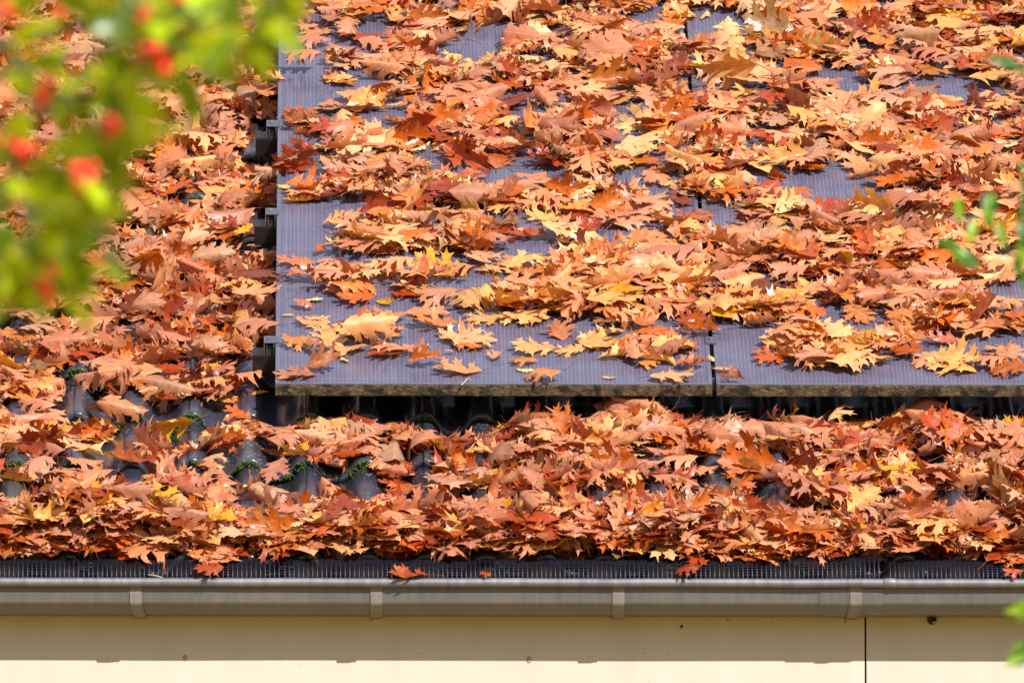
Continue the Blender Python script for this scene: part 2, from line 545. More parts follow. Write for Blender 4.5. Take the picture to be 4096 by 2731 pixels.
# roof plane beyond the tiles that were built singly (outside the picture)
bm = bmesh.new()
bx(bm, -3.2, U_JOINT0 - 5*TILE_W - 0.004, EAVE_V, 6.4, -0.185, -0.125)
bx(bm, U_JOINT0 + 9*TILE_W + 0.004, 4.6, EAVE_V, 6.4, -0.185, -0.125)
bx(bm, U_JOINT0 - 5*TILE_W, U_JOINT0 + 9*TILE_W, V_FRONT0 + 12*GAUGE, 6.4, -0.185, -0.125)
child_world(obj('roof_slope', bm, M_TILE), house, ROOF_M)

EAVE = PW(0, EAVE_V, TILE_TOP)
YE, ZE = EAVE.y, EAVE.z                 # tile front at the eave
Y_FASC = YE + 0.075
u_join = roof_at(3462, 2500, 0)[0]
def fascia_x(px, py):
    d = FWD + (px - IMG_W/2)/F_PX*RGT - (py - IMG_H/2)/F_PX*UPV
    t = (Y_FASC - CAM[1])/d[1]
    p = CAM + t*d
    return p[0], p[2]
XJ = fascia_x(3462, 2600)[0]
fboards = []
for x0, x1 in ((-3.0, XJ - 0.0022), (XJ + 0.0022, 4.4)):
    bm = bmesh.new()
    bx(bm, x0, x1, Y_FASC, Y_FASC + 0.022, ZE - 0.52, ZE - 0.02, 0.0015)
    o = obj('fascia_board', bm, M_FASC)
    child_world(o, house)
    fboards.append(o)
bm = bmesh.new()
bx(bm, XJ - 0.03, XJ + 0.03, Y_FASC + 0.0235, Y_FASC + 0.035, ZE - 0.50, ZE - 0.03)
child_world(obj('joint_backing', bm, M_GAP), house)
for (px, py), b in (((2115, 2637), 0), ((740, 2630), 0)):
    x, z = fascia_x(px, py)
    bm = bmesh.new()
    bmesh.ops.create_uvsphere(bm, u_segments=10, v_segments=6, radius=0.007)
    bmesh.ops.scale(bm, vec=(0.95, 0.22, 1.25), verts=bm.verts)
    o = obj('nail_head', bm, M_NAIL, None, True)
    o.parent = fboards[b]
    o.matrix_parent_inverse = house.matrix_basis.inverted() @ Matrix() if False else Matrix()
    o.location = (x, Y_FASC, z)
bm = bmesh.new()
for px, py, rx, rz in ((632, 2445, 5, 4), (656, 2446, 8, 6), (681, 2453, 6, 3), (647, 2464, 3, 2), (2575, 2458, 9, 2), (2590, 2462, 10, 2),
                       (2728, 2503, 6, 5), (1926, 2537, 2, 2), (2910, 2477, 8, 2), (3085, 2487, 3, 3), (2725, 2505, 5, 8), (1485, 2478, 8, 1),
                       (2580, 2611, 3, 2), (2672, 2609, 2, 2), (1675, 2610, 2, 3), (3382, 2485, 3, 6)):
    x, z = fascia_x(px, py)
    m = Matrix.Translation((x, Y_FASC - 0.0003, z)) @ Matrix.Rotation(random.uniform(-.6, .6), 4, 'Y') @ Matrix.Diagonal((rx/1540, 0.0012, rz/1540, 1))
    bmesh.ops.create_icosphere(bm, subdivisions=1, radius=1.0, matrix=m)
o = obj('dirt_specks', bm, M_SPECK)
tag(o, kind='stuff')
child_world(o, house)
bm = bmesh.new()
bx(bm, -2.9, 4.3, Y_FASC + 0.30, Y_FASC + 0.55, 0.0, ZE - 0.45)
bx(bm, -2.9, 4.3, Y_FASC + 0.024, Y_FASC + 0.298, ZE - 0.51, ZE - 0.48)
child_world(obj('wall', bm, M_WALL), house)

# snail-like brown lump under the gutter
x, z = fascia_x(3727, 2476)
bm = bmesh.new()
bmesh.ops.create_uvsphere(bm, u_segments=20, v_segments=14, radius=0.0125, matrix=Matrix.Translation((0, -0.006, 0)) @ Matrix.Diagonal((0.95, 0.8, 1.12, 1)))
bmesh.ops.create_uvsphere(bm, u_segments=12, v_segments=8, radius=0.007, matrix=Matrix.Translation((0.003, -0.013, -0.006)))
o = obj('snail_shell', bm, M_SNAIL, None, True, Matrix.Translation((x, Y_FASC, z)))
tag(o, 'small round dark brown snail shell stuck on the cream fascia under the gutter', 'snail')
bm = bmesh.new()
bmesh.ops.create_uvsphere(bm, u_segments=10, v_segments=6, radius=0.0035, matrix=Matrix.Translation((0.005, -0.0195, -0.0085)) @ Matrix.Diagonal((1, .5, .9, 1)))
obj('shell_tip', bm, simple('pale shell tip', (0.33, 0.26, 0.22), 0.5), o, True)

# ------------------------------------------------------------------ gutter
def plane_y(px, py, y):
    d = FWD + (px - IMG_W/2)/F_PX*RGT - (py - IMG_H/2)/F_PX*UPV
    p = CAM + (y - CAM[1])/d[1]*d
    return p[0], p[2]
YB = Y_FASC - 0.156                      # bead centre
RB = 0.0106
_, z_top = plane_y(2048, 2312, YB)
_, z_bot = plane_y(2048, 2347, YB)
ZB = (z_top + z_bot)/2
RB = (z_top - z_bot)/2
YFACE = Y_FASC - 0.145
_, z_fold = plane_y(2048, 2414, YFACE)
_, z_low = plane_y(2048, 2452, Y_FASC - 0.118)
gutter = empty('gutter', Matrix.Translation((0.9, Y_FASC - 0.07, z_low)))
tag(gutter, 'long grey box gutter with rolled bead hung along the eave', 'gutter')
GX0, GX1 = -2.8, 4.2
bm = bmesh.new()
t_ = 0.0012
prof = [(YB + 0.006, ZB - 0.004), (YFACE, ZB - 0.012), (YFACE, z_fold + 0.004), (YFACE + 0.0015, z_fold), (Y_FASC - 0.118, z_low + 0.002),
        (Y_FASC - 0.112, z_low), (Y_FASC - 0.012, z_low + 0.001), (Y_FASC - 0.004, z_low + 0.006), (Y_FASC - 0.004, ZB + 0.02),
        (Y_FASC - 0.0052, ZB + 0.02), (Y_FASC - 0.0052, z_low + 0.007), (Y_FASC - 0.013, z_low + 0.0022), (Y_FASC - 0.111, z_low + 0.0012),
        (Y_FASC - 0.1165, z_low + 0.003), (YFACE + 0.0027, z_fold), (YFACE + 0.0012, z_fold + 0.004), (YFACE + 0.0012, ZB - 0.011), (YB + 0.007, ZB - 0.003)]
extrude_profile(bm, prof[::-1], GX0, GX1, 24, True)
bmesh.ops.recalc_face_normals(bm, faces=bm.faces)
# gentle waves of hand-formed sheet
for v_ in bm.verts:
    if v_.co.y < Y_FASC - 0.02:
        v_.co.y += 0.0007*math.sin(v_.co.x*5.1) + 0.0005*math.sin(v_.co.x*11.3 + 1)
child_world(obj('channel', bm, M_ZINC), gutter)
bm = bmesh.new()
n_s = 90
tube(bm, [(GX0 + (GX1-GX0)*i/n_s, YB + random.gauss(0, .0002), ZB + random.gauss(0, .00025)) for i in range(n_s+1)], RB, 18)
child_world(obj('bead', bm, M_BEAD, None, True), gutter)
# soldered joint on the bead and sleeve on the channel
xs_j, _ = plane_y(3562, 2330, YB)
bm = bmesh.new()
tube(bm, [(xs_j - 0.024, YB, ZB), (xs_j - 0.012, YB - .0006, ZB + .0006), (xs_j + .004, YB - .001, ZB + .0008), (xs_j + 0.022, YB, ZB)], [RB*0.9, RB*1.09, RB*1.12, RB*0.9], 14)
child_world(obj('bead_joint', bm, M_BEAD, None, True), gutter)
xs_s, _ = plane_y(3534, 2400, YFACE)
bm = bmesh.new()
off = 0.0016
sl = [(YFACE - off, ZB - 0.014), (YFACE - off, z_fold + 0.004), (YFACE - off + .001, z_fold - .001), (Y_FASC - 0.118 - off, z_low + 0.001), (Y_FASC - 0.112, z_low - off), (Y_FASC - 0.03, z_low - off)]
extrude_profile(bm, sl, xs_s - 0.16, xs_s, 4)
for f in list(bm.faces): f.normal_flip()
child_world(obj('joint_sleeve', bm, M_ZINC), gutter)
for px in (543, 1506, 2474, 3424):
    xb, _ = plane_y(px, 2390, YFACE)
    sgn = 1 if px < 1000 else (-1 if px > 3000 else 0)
    bm = bmesh.new()
    hw = 0.0148
    o_ = 0.0038
    path = [(YB + 0.002, ZB - 0.006, 0), (YFACE - 0.0035, ZB - 0.014, 0), (YFACE - 0.0025, ZB - 0.024, 0), (YFACE - o_ - .001, ZB - 0.027, 0), (YFACE - o_, z_fold + 0.002, 0), (YFACE - o_ + .002, z_fold - 0.003, 0.001),
            (Y_FASC - 0.1215, z_low - 0.002, 0.007), (Y_FASC - 0.1165, z_low - 0.0072, 0.0085), (Y_FASC - 0.10, z_low - 0.0055, 0.009), (Y_FASC - 0.003, z_low - 0.0045, 0.009)]
    front, backv = [], []
    for y_, z_, sx in path:
        front.append((bm.verts.new((xb - hw + sgn*sx, y_, z_)), bm.verts.new((xb + hw + sgn*sx, y_, z_))))
        backv.append((bm.verts.new((xb - hw + sgn*sx, y_ + 0.002, z_ + .0012)), bm.verts.new((xb + hw + sgn*sx, y_ + 0.002, z_ + .0012))))
    for i in range(len(path)-1):
        a, b, c_, d_ = front[i], front[i+1], backv[i], backv[i+1]
        bm.faces.new((a[0], b[0], b[1], a[1]))
        bm.faces.new((c_[0], c_[1], d_[1], d_[0]))
        bm.faces.new((a[0], c_[0], d_[0], b[0]))
        bm.faces.new((a[1], b[1], d_[1], c_[1]))
    bmesh.ops.recalc_face_normals(bm, faces=bm.faces)
    child_world(obj('bracket', bm, M_BRKT), gutter)

# ------------------------------------------------------------------ gutter guard strips
seams_px = [314, 1118, 1922, 2726, 3530]
seams = [plane_y(p, 2300, YB)[0] for p in seams_px]
edges_x = [seams[0] - 1.004, seams[0] - 0.502] + seams + [seams[-1] + 0.502, seams[-1] + 1.004]
GH = 0.050                               # height of the guard's bulge
def guard_profile(h):
    """quarter curve from inside the bead up and back to the tiles"""
    pts = []
    for i in range(14):
        a = i/13*math.pi/2
        pts.append((YB + 0.010 + 0.062*(1 - math.cos(a)), ZB + 0.004 + h*math.sin(a)))
    pts.append((YB + 0.105, ZB + 0.004 + h + 0.001))
    return pts
glabels = ['black mesh gutter guard strip furthest towards the left end', 'black mesh gutter guard strip holding a twig, above the first bracket',
           'black mesh gutter guard strip between the first and second brackets', 'black mesh gutter guard strip above the second bracket, a curled leaf against its bead',
           'black mesh gutter guard strip above the third bracket', 'black mesh gutter guard strip with raised end at the open gap',
           'low black mesh gutter guard strip beside the open gap, above the snail', 'black mesh gutter guard strip at the far end']
gi = 0
for a, b in zip(edges_x, edges_x[1:]):
    gap_r = 0.0085 if abs(b - seams[-1]) < 1e-6 else 0.0012
    gap_l = 0.0085 if abs(a - seams[-1]) < 1e-6 else 0.0012
    x0, x1 = a + gap_l, b - gap_r
    bm = bmesh.new()
    h0 = 0.060 + random.uniform(-.002, .002)
    h1 = 0.060 + random.uniform(-.002, .002)
    if gap_r > .005: h1, h0 = 0.072, 0.060
    if gap_l > .005: h0, h1 = 0.060, 0.056
    sp = 0.0116
    nb = int((x1 - x0)/sp)
    prof_n = len(guard_profile(.05))
    def PP(x, i, outw=0.0):
        f = (x - x0)/(x1 - x0)
        pr = guard_profile(h0 + (h1-h0)*f**1.6)
        y, z = pr[i]
        y1, z1 = pr[min(i+1, prof_n-1)]
        y2, z2 = pr[max(i-1, 0)]
        ty, tz = y1 - y2, z1 - z2
        l_ = math.hypot(ty, tz)
        return (x, y - tz/l_*outw, z + ty/l_*outw)
    for i in range(nb+1):
        x = x0 + (x1-x0)*i/nb + random.gauss(0, .0002)
        hw = 0.0017
        prev = None
        for j in range(prof_n):
            q = [bm.verts.new(PP(x-hw, j, 0.0004)), bm.verts.new(PP(x, j, 0.0016)), bm.verts.new(PP(x+hw, j, 0.0004))]
            if prev:
                for k_ in range(2): bm.faces.new((prev[k_], prev[k_+1], q[k_+1], q[k_]))
            prev = q
    nh = 12
    ends_l, ends_r = [], []
    for j in range(nh):
        a_ = (j + 0.15)/nh*math.pi/2
        prev = None
        for s_ in range(13):
            x = x0 - .002 + (x1-x0+.004)*s_/12
            f = min(1, max(0, (x - x0)/(x1 - x0)))
            h = h0 + (h1-h0)*f**1.6
            y, z = YB + 0.010 + 0.062*(1 - math.cos(a_)), ZB + 0.004 + h*math.sin(a_)
            ny, nz_ = -math.cos(a_), math.sin(a_)
            ty, tz = math.sin(a_), math.cos(a_)
            q = [bm.verts.new((x, y - ty*.0008, z - tz*.0008)), bm.verts.new((x, y + ny*.0008, z + nz_*.0008)), bm.verts.new((x, y + ty*.0008, z + tz*.0008))]
            if prev:
                for k_ in range(2): bm.faces.new((prev[k_], prev[k_+1], q[k_+1], q[k_]))
            prev = q
            if s_ == 0: ends_l.append(q)
            if s_ == 12: ends_r.append(q)
    for E_ in (ends_l, ends_r):                       # edge bars tie the wires together
        for A, B in zip(E_, E_[1:]): bm.faces.new((A[0], A[1], B[1], B[0]))
    bmesh.ops.recalc_face_normals(bm, faces=bm.faces)
    o = empty('gutter_guard', Matrix.Translation(((x0+x1)/2, YB + .01, ZB)))
    child_world(tag(obj('lattice', bm, M_MESH, None, True), kind='stuff'), o)
    tag(o, glabels[gi], 'gutter guard', 'gutter guard strips laid end to end in the gutter')
    gi += 1

# ------------------------------------------------------------------ solar panels
PWID, PLEN, PGAP, FR, FH = 1.134, 1.722, 0.0105, 0.0115, 0.0345
glass_bm = bmesh.new()
bx(glass_bm, FR, PWID - FR, FR, PLEN - FR, -0.009, -0.0022)
glass_me = bpy.data.meshes.new('glass')
glass_bm.to_mesh(glass_me); glass_bm.free()
glass_me.materials.append(M_GLASS)
def panel(u0, v0, label):
    root = empty('solar_panel', ROOF_M @ Matrix.Translation((u0, v0, 0)))
    tag(root, label, 'solar panel', 'solar panels mounted over the roof tiles')
    link('glass', glass_me, root)
    for nm, a in (('side_rail', (0, FR, 0.0, PLEN)), ('side_rail', (PWID - FR, PWID, 0.0, PLEN)),
                  ('end_rail', (FR + .0002, PWID - FR - .0002, PLEN - FR, PLEN))):
        bm = bmesh.new()
        bx(bm, a[0], a[1], a[2], a[3], -FH, 0.0, 0.0012)
        obj(nm, bm, M_FRAME, root)
    bm = bmesh.new()
    bx(bm, FR + .0002, PWID - FR - .0002, 0.0, FR, -FH, -0.0004, 0.0012)
    obj('end_rail', bm, M_FRAME, root)
    bm = bmesh.new()
    # crust of dirt on the front face, slightly uneven
    nx, nz = 150, 9
    g = [[bm.verts.new((PWID*i/nx if 0 < i < nx else (0.0006 if i == 0 else PWID-.0006), -0.0012 - abs(random.gauss(0, .0006)) - (0.0008 if 0 < j < nz else 0), -FH + .0012 + (FH-.0034)*j/nz)) for i in range(nx+1)] for j in range(nz+1)]
    for j in range(nz):
        for i in range(nx): bm.faces.new((g[j][i], g[j][i+1], g[j+1][i+1], g[j+1][i]))
    obj('front_grime', bm, M_GRIME, root)
    bm = bmesh.new()
    bx(bm, FR, PWID - FR, FR, PLEN - FR, -0.0130, -0.0115)
    obj('back_sheet', bm, M_BLACK, root)
    return root
ROW = PLEN + 0.010
panel(0, 0, 'lower solar panel with two black rail ends along its free side')
panel(PWID + PGAP, 0, 'lower solar panel reaching the picture edge, past the bottom clamp in the gap')
panel(0, ROW, 'upper solar panel above the one with black rail ends')
panel(PWID + PGAP, ROW, 'upper solar panel reaching the top corner of the picture')

# ------------------------------------------------------------------ mounting rails with end caps and clamps
rail_names = ['lowest', 'second lowest', 'third', 'uppermost']
def clamp(root, u_lo, u_hi, end):
    """a clamp on top of the frame; local v = 0 at its front"""
    c = obj_clamp_plate(u_lo, u_hi, end, root)
    uc = (u_lo + (-0.002 if end else u_hi))/2
    bm = bmesh.new()
    bmesh.ops.create_cone(bm, cap_ends=True, segments=16, radius1=0.0062, radius2=0.0052, depth=0.0050, matrix=Matrix.Translation((uc, 0.030, 0.0058)))
    o = obj('bolt', bm, M_BOLT, c)
    return c
def obj_clamp_plate(u_lo, u_hi, end, root):
    bm = bmesh.new()
    bx(bm, u_lo, u_hi, 0.0, 0.052, 0.0006, 0.0034, 0.0006)
    return obj('end_clamp' if end else 'middle_clamp', bm, M_ALU, root)
for ri, v0 in enumerate((0.3016, 1.3158, 2.0446, 3.0292)):
    root = empty('mounting_rail', ROOF_M @ Matrix.Translation((0, v0, 0)))
    tag(root, '%s mounting rail across the tiles under the panels, ending in a black cap' % rail_names[ri], 'mounting rail', 'mounting rails under the panels')
    bm = bmesh.new()
    bx(bm, 0.0015, 2.6, 0.004, 0.050, -0.085, -FH - .0008)
    obj('rail', bm, M_ALU, root)
    bm = bmesh.new()
    bx(bm, -0.0605, 0.0005, 0.000, 0.060, -0.086, -0.031, 0.004)
    obj('end_cap', bm, M_BLACK, root)
    c = clamp(root, -0.031, 0.006, True)
    # body of the end clamp: two walls and the ribs in the open cavity
    bm = bmesh.new()
    bx(bm, -0.0310, -0.0285, 0.001, 0.050, -0.0305, 0.0004)
    bx(bm, -0.0055, -0.0030, 0.001, 0.050, -0.0305, 0.0004)
    bx(bm, -0.0240, -0.0222, 0.003, 0.049, -0.0295, -0.004)
    obj('clamp_wall', bm, M_RUSTALU, c)
    bm = bmesh.new()
    for z_ in (-0.010, -0.0175, -0.0245, -0.0298):
        bx(bm, -0.0220, -0.0057, 0.006, 0.048, z_ - .0012, z_ + .0006)
    obj('clamp_rib', bm, M_ALU, c)
    bm = bmesh.new()
    bx(bm, -0.0283, -0.0057, 0.030, 0.032, -0.0300, 0.0003)
    obj('cavity_shade', bm, M_GAP, c)  # near-black sheet standing in for the shade inside the open cavity
    c = clamp(root, PWID - 0.0090, PWID + PGAP + 0.0090, False)
    bm = bmesh.new()
    bx(bm, PWID + .002, PWID + PGAP - .002, 0.014, 0.046, -0.060, -0.0002)
    obj('clamp_foot', bm, M_BOLT, c)
    if ri == 0:
        bm = bmesh.new()
        bx(bm, PWID + .0012, PWID + PGAP - .0012, -0.10, -0.088, -0.034, -0.026)
        bx(bm, PWID + .0012, PWID + PGAP - .0012, -0.195, -0.183, -0.034, -0.026)
        obj('locating_tab', bm, M_BOLT, root)

# ------------------------------------------------------------------ leaf shapes
def half_outline(kind, rnd):
    """one side of a leaf blade from base to tip, x to the side, y along the midrib"""
    P = []
    if kind == 'red':
        nl = rnd.choice([3, 3, 4])
        ys_ = {3: [.30, .58, .83], 4: [.24, .44, .65, .86]}[nl]
        wd = {3: [.30, .45, .31], 4: [.24, .38, .42, .27]}[nl]
        ro = {3: [.16, .42, .70], 4: [.13, .31, .52, .74]}[nl]
        sn = {3: [.30, .555, .79], 4: [.225, .415, .625, .82]}[nl]
        sw = {3: [.12, .14, .085], 4: [.105, .14, .13, .08]}[nl]
        P += [(.010, 0.0), (.045, .04), (.10, .085)]
        for i in range(nl):
            jx = rnd.uniform(.86, 1.14)
            r = np.array([.03, ro[i] + rnd.uniform(-.012, .012)])
            t = np.array([wd[i]*jx, ys_[i] + rnd.uniform(-.03, .03) + .03])
            d = t - r
            L_ = np.hypot(*d); d /= L_
            n = np.array([d[1], -d[0]])            # towards the base side
            w = .068*rnd.uniform(.85, 1.15)*(1.15 if i == nl-2 else 1)
            def pt(f, s_): return tuple(r + d*L_*f + n*w*s_)
            P += [pt(.42, 1.0), pt(.62, 1.0), pt(.84, 1.75), pt(.775, .72), pt(.88, .36), pt(1.10, 0.0), pt(.85, -.38), pt(.79, -.62)]
            if rnd.random() < .75 and i > 0: P += [pt(.92, -1.5), pt(.68, -.80)]
            P += [pt(.50, -.85)]
            s = np.array([sw[i]*rnd.uniform(.75, 1.25), sn[i] + rnd.uniform(-.01, .01)])
            P += [(s[0]*1.25, s[1] - .022), (s[0], s[1]), (s[0]*1.22, s[1] + .022)]
        P += [(.075, .865), (.125, .925), (.065, .915), (.045, .95)]
    elif kind == 'round':
        nl = 4
        P += [(.012, 0.0), (.05, .06)]
        for i in range(nl):
            yc = .20 + .20*i
            ww = [.16, .25, .29, .20][i]*rnd.uniform(.85, 1.15)
            P += [(ww*.75, yc - .05), (ww*.98, yc + .0), (ww, yc + .045), (ww*.80, yc + .085)]
            P += [([.09, .12, .12, .10][i], yc + .105)]
        P += [(.12, .95), (.06, .99)]
    elif kind == 'ovate':
        for i in range(1, 13):
            f = i/13
            P.append((.24*math.sin(math.pi*f**.85)**.9*(1 + .08*(-1)**i), f))
        P = [(.012, 0.0)] + P
    elif kind == 'jagged':
        P = [(.012, 0.0), (.16, .02), (.34, .10), (.30, .16), (.46, .26), (.40, .30), (.50, .42), (.41, .44), (.46, .58), (.36, .58), (.38, .72), (.28, .70), (.26, .84), (.18, .80), (.12, .93), (.07, .90)]
        P = [(x*rnd.uniform(.92, 1.08), y + rnd.uniform(-.012, .012)) for x, y in P]
    return P

def make_template(kind, seed):
    rnd = random.Random(seed)
    for attempt in range(30):
        rt = half_outline(kind, rnd)
        lf = [(-x, y) for x, y in half_outline(kind, rnd)]
        poly = rt + [(0.0, 1.0)] + lf[::-1]
        # slight sway of the midrib
        sw = rnd.uniform(-.05, .05)
        poly2 = poly
        n = len(poly2)
        ins = []
        A = np.array(poly2)
        def inside(x, y):
            c = False
            j = n-1
            for i in range(n):
                if (A[i, 1] > y) != (A[j, 1] > y) and x < (A[j, 0]-A[i, 0])*(y-A[i, 1])/(A[j, 1]-A[i, 1]) + A[i, 0]: c = not c
                j = i
            return c
        step = .085
        pts = [Vector(p) for p in poly2]
        for k_ in range(1, 12): pts.append(Vector((0.0, k_/12)))
        yy = .06
        row = 0
        while yy < .97:
            xx = step*(1.0 if row % 2 else .55)
            while xx < .5:
                for s_ in (1, -1):
                    q = (xx*s_, yy)
                    if inside(*q) and np.min(np.hypot(A[:, 0]-q[0], A[:, 1]-q[1])) > .022: pts.append(Vector(q))
                xx += step
            yy += step*.8
            row += 1
        try:
            V, E, Fc, *_ = delaunay_2d_cdt(pts, [], [list(range(n))], 1, 1e-5)
        except Exception:
            continue
        V = np.array([tuple(v_) for v_ in V])
        Fc = [f for f in Fc if len(f) == 3]
        if len(Fc) < 30: continue
        Fc = np.array(Fc)
        a, b, c_ = V[Fc[:, 0]], V[Fc[:, 1]], V[Fc[:, 2]]
        ar = (b[:, 0]-a[:, 0])*(c_[:, 1]-a[:, 1]) - (b[:, 1]-a[:, 1])*(c_[:, 0]-a[:, 0])
        flip = ar < 0
        Fc[flip] = Fc[flip][:, ::-1]
        V2 = V.copy()
        V2[:, 0] += sw*np.sin(V[:, 1]*math.pi)
        return dict(V=V2, F=Fc, uv=V.copy(), sway=sw)
    raise RuntimeError('leaf template')

TEMPL = {'red': [make_template('red', 100+i) for i in range(16)],
         'round': [make_template('round', 300+i) for i in range(5)],
         'ovate': [make_template('ovate', 400+i) for i in range(3)],
         'jagged': [make_template('jagged', 500+i) for i in range(2)]}

# tints (linear albedo) and the plain words for them
TINT = {'R': ((.35, .050, .004), 'rust red'), 'O': ((.52, .115, .006), 'orange'), 'P': ((.48, .145, .062), 'pinkish brown'),
        'T': ((.63, .205, .046), 'tan'), 'L': ((.77, .375, .120), 'pale tan'), 'Y': ((.68, .30, .015), 'golden'), 'B': ((.30, .145, .065), 'dull brown'), 'K': ((.68, .33, .18), 'pale pink'),
        'D': ((.19, .038, .008), 'dark brown'), 'C': ((.72, .52, .235), 'cream')}
POSE = {'f': 'flat', 'c': 'cupped', 'a': 'arched', 'v': 'folded', 'u': 'upturned'}

def rot(axis, a):
    c, s = math.cos(a), math.sin(a)
    return np.array({'x': [[1, 0, 0], [0, c, -s], [0, s, c]], 'y': [[c, 0, s], [0, 1, 0], [-s, 0, c]], 'z': [[c, -s, 0], [s, c, 0], [0, 0, 1]]}[axis])

def shape_leaf(kind, size, theta, pose, rng, flip, tilt_amp=1.0):
    """blade vertices, stalk vertices in roof axes round the leaf's centre"""
    T = TEMPL[kind][int(rng.integers(len(TEMPL[kind])))]
    V = T['V'].copy()
    if rng.random() < .5:
        V[:, 0] *= -1
        F = T['F'][:, ::-1]
        uv = T['uv'] * np.array([-1, 1])
    else:
        F, uv = T['F'], T['uv']
    V[:, 0] *= rng.uniform(.86, 1.16)
    U = rng.uniform
    kx, ky, fold, roll_, pitch = U(-.9, .9), U(-.6, .6), U(-.08, .15), rng.normal(0, .10), rng.normal(0, .08)
    if pose == 'c': kx, ky, fold = U(1.2, 2.8), U(-.2, 1.1), U(0, .2)
    elif pose == 'a': kx, ky, fold = U(-1.9, -.7), U(-1.1, .3), U(-.25, 0)
    elif pose == 'v': kx, ky, fold, roll_ = U(.2, 1.6), U(-.6, .9), U(.45, .95), rng.choice([-1, 1])*U(.15, .75)
    elif pose == 'u': kx, ky, fold, roll_, pitch = U(1.0, 3.0), U(0, 1.2), U(.1, .5), rng.choice([-1, 1])*U(.45, 1.05), rng.normal(0, .35)
    roll_ *= tilt_amp; pitch *= tilt_amp
    n_st = 6
    st_len = U(.22, .42)
    sy = -np.linspace(0, st_len, n_st)
    sbx, sbz = rng.normal(0, .35), rng.normal(.1, .5)
    SX = sbx*sy**2*2.0
    SZ = sbz*sy**2*1.6
    def bend(x, y, z0):
        # curl across the midrib, each side its own amount
        kk = np.where(x > 0, kx*kr, kx*kl)
        a = np.abs(x)
        th = kk*a
        th2 = th + fold
        safe = np.where(np.abs(kk) < 1e-3, 1e-3, kk)
        xx = (np.sin(th + fold) - np.sin(fold*np.ones_like(th)))/safe
        zz = (np.cos(fold*np.ones_like(th)) - np.cos(th + fold))/safe
        xx = np.sign(x)*xx
        zz = zz + z0
        # bend along the midrib
        k2 = ky + k3*(y - .3)
        t = k2*(y - .45)
        k2s = np.where(np.abs(k2) < 1e-3, 1e-3, k2)
        yy = np.sin(t)/k2s - zz*np.sin(t)
        z2 = (1 - np.cos(t))/k2s + zz*np.cos(t)
        return np.stack([xx, yy, z2], 1)
    kr, kl = U(.4, 1.25), U(.4, 1.25)
    k3 = rng.normal(0, .9)
    ph = U(0, 6.28, 4)
    r2 = V[:, 0]**2 + .3*(V[:, 1]-.45)**2
    amp = U(.10, .42)
    z0 = amp*r2*(np.sin(9*V[:, 1] + ph[0]) + .8*np.sin(13*V[:, 1] + 6*V[:, 0] + ph[1])) + .012*np.sin(21*V[:, 0] + ph[2])*np.sin(17*V[:, 1] + ph[3])
    B = bend(V[:, 0], V[:, 1], z0)
    # stalk ring vertices
    r_st = np.linspace(.013, .0075, n_st)*max(1.0, .11/size*.75)
    r_st[-1] *= 1.8
    rings = []
    for k_ in range(3):
        a = 2*math.pi*k_/3
        rings.append(bend(SX + r_st*math.cos(a)*.6, sy, SZ + r_st*math.sin(a)*.6))
    S = np.stack(rings, 1).reshape(-1, 3)
    SF = []
    for i in range(n_st-1):
        for k_ in range(3):
            a, b = i*3+k_, i*3+(k_+1) % 3
            SF += [(a, b, b+3), (a, b+3, a+3)]
    SF = np.array(SF)
    tw = rng.normal(0, .35)
    def tr(Q):
        a = tw*Q[:, 1]
        Q = np.stack([Q[:, 0]*np.cos(a) + Q[:, 2]*np.sin(a), Q[:, 1], -Q[:, 0]*np.sin(a) + Q[:, 2]*np.cos(a)], 1)
        if flip: Q = Q * np.array([-1, 1, -1])
        return (Q*size) @ (rot('z', theta - math.pi/2) @ rot('y', roll_) @ rot('x', pitch)).T
    return tr(B), F, uv, tr(S), SF

# ------------------------------------------------------------------ where leaves lie: pile them on a height field
CELL = 0.008
U0, U1, V0_, V1_ = -1.45, 2.45, EAVE_V - 0.16, 3.75
NU, NV = int((U1-U0)/CELL), int((V1_-V0_)/CELL)
uu = U0 + (np.arange(NU)+.5)*CELL
vv = V0_ + (np.arange(NV)+.5)*CELL
UU, VV = np.meshgrid(uu, vv, indexing='ij')
base = tile_surface(UU, VV)
on_panel = (UU > 0) & (VV > 0)
base = np.where(on_panel, 0.0005, base)
for v0 in (0.3016, 1.3158, 2.0446, 3.0292):
    base = np.where((UU > -.062) & (UU <= 0) & (VV > v0) & (VV < v0+.06), -0.030, base)
# below the eave: the guard falls away to the bead
dv = EAVE_V - VV
_ga = np.linspace(0, math.pi/2, 40)
_gy, _gz = YB + .010 + .062*(1-np.cos(_ga)), ZB + .004 + .062*np.sin(_ga) - Z0
_gv, _gw = _gy*CA + _gz*SA, -_gy*SA + _gz*CA
_gv, _gw = np.append(_gv, EAVE_V), np.append(_gw, max(_gw[-1], TILE_TOP - .012))
base = np.where(dv > 0, np.interp(VV, _gv, _gw), base)
H_TOP = base.copy()
base_low = np.where(on_panel, tile_surface(UU, VV), base)
H_LOW = base_low.copy()

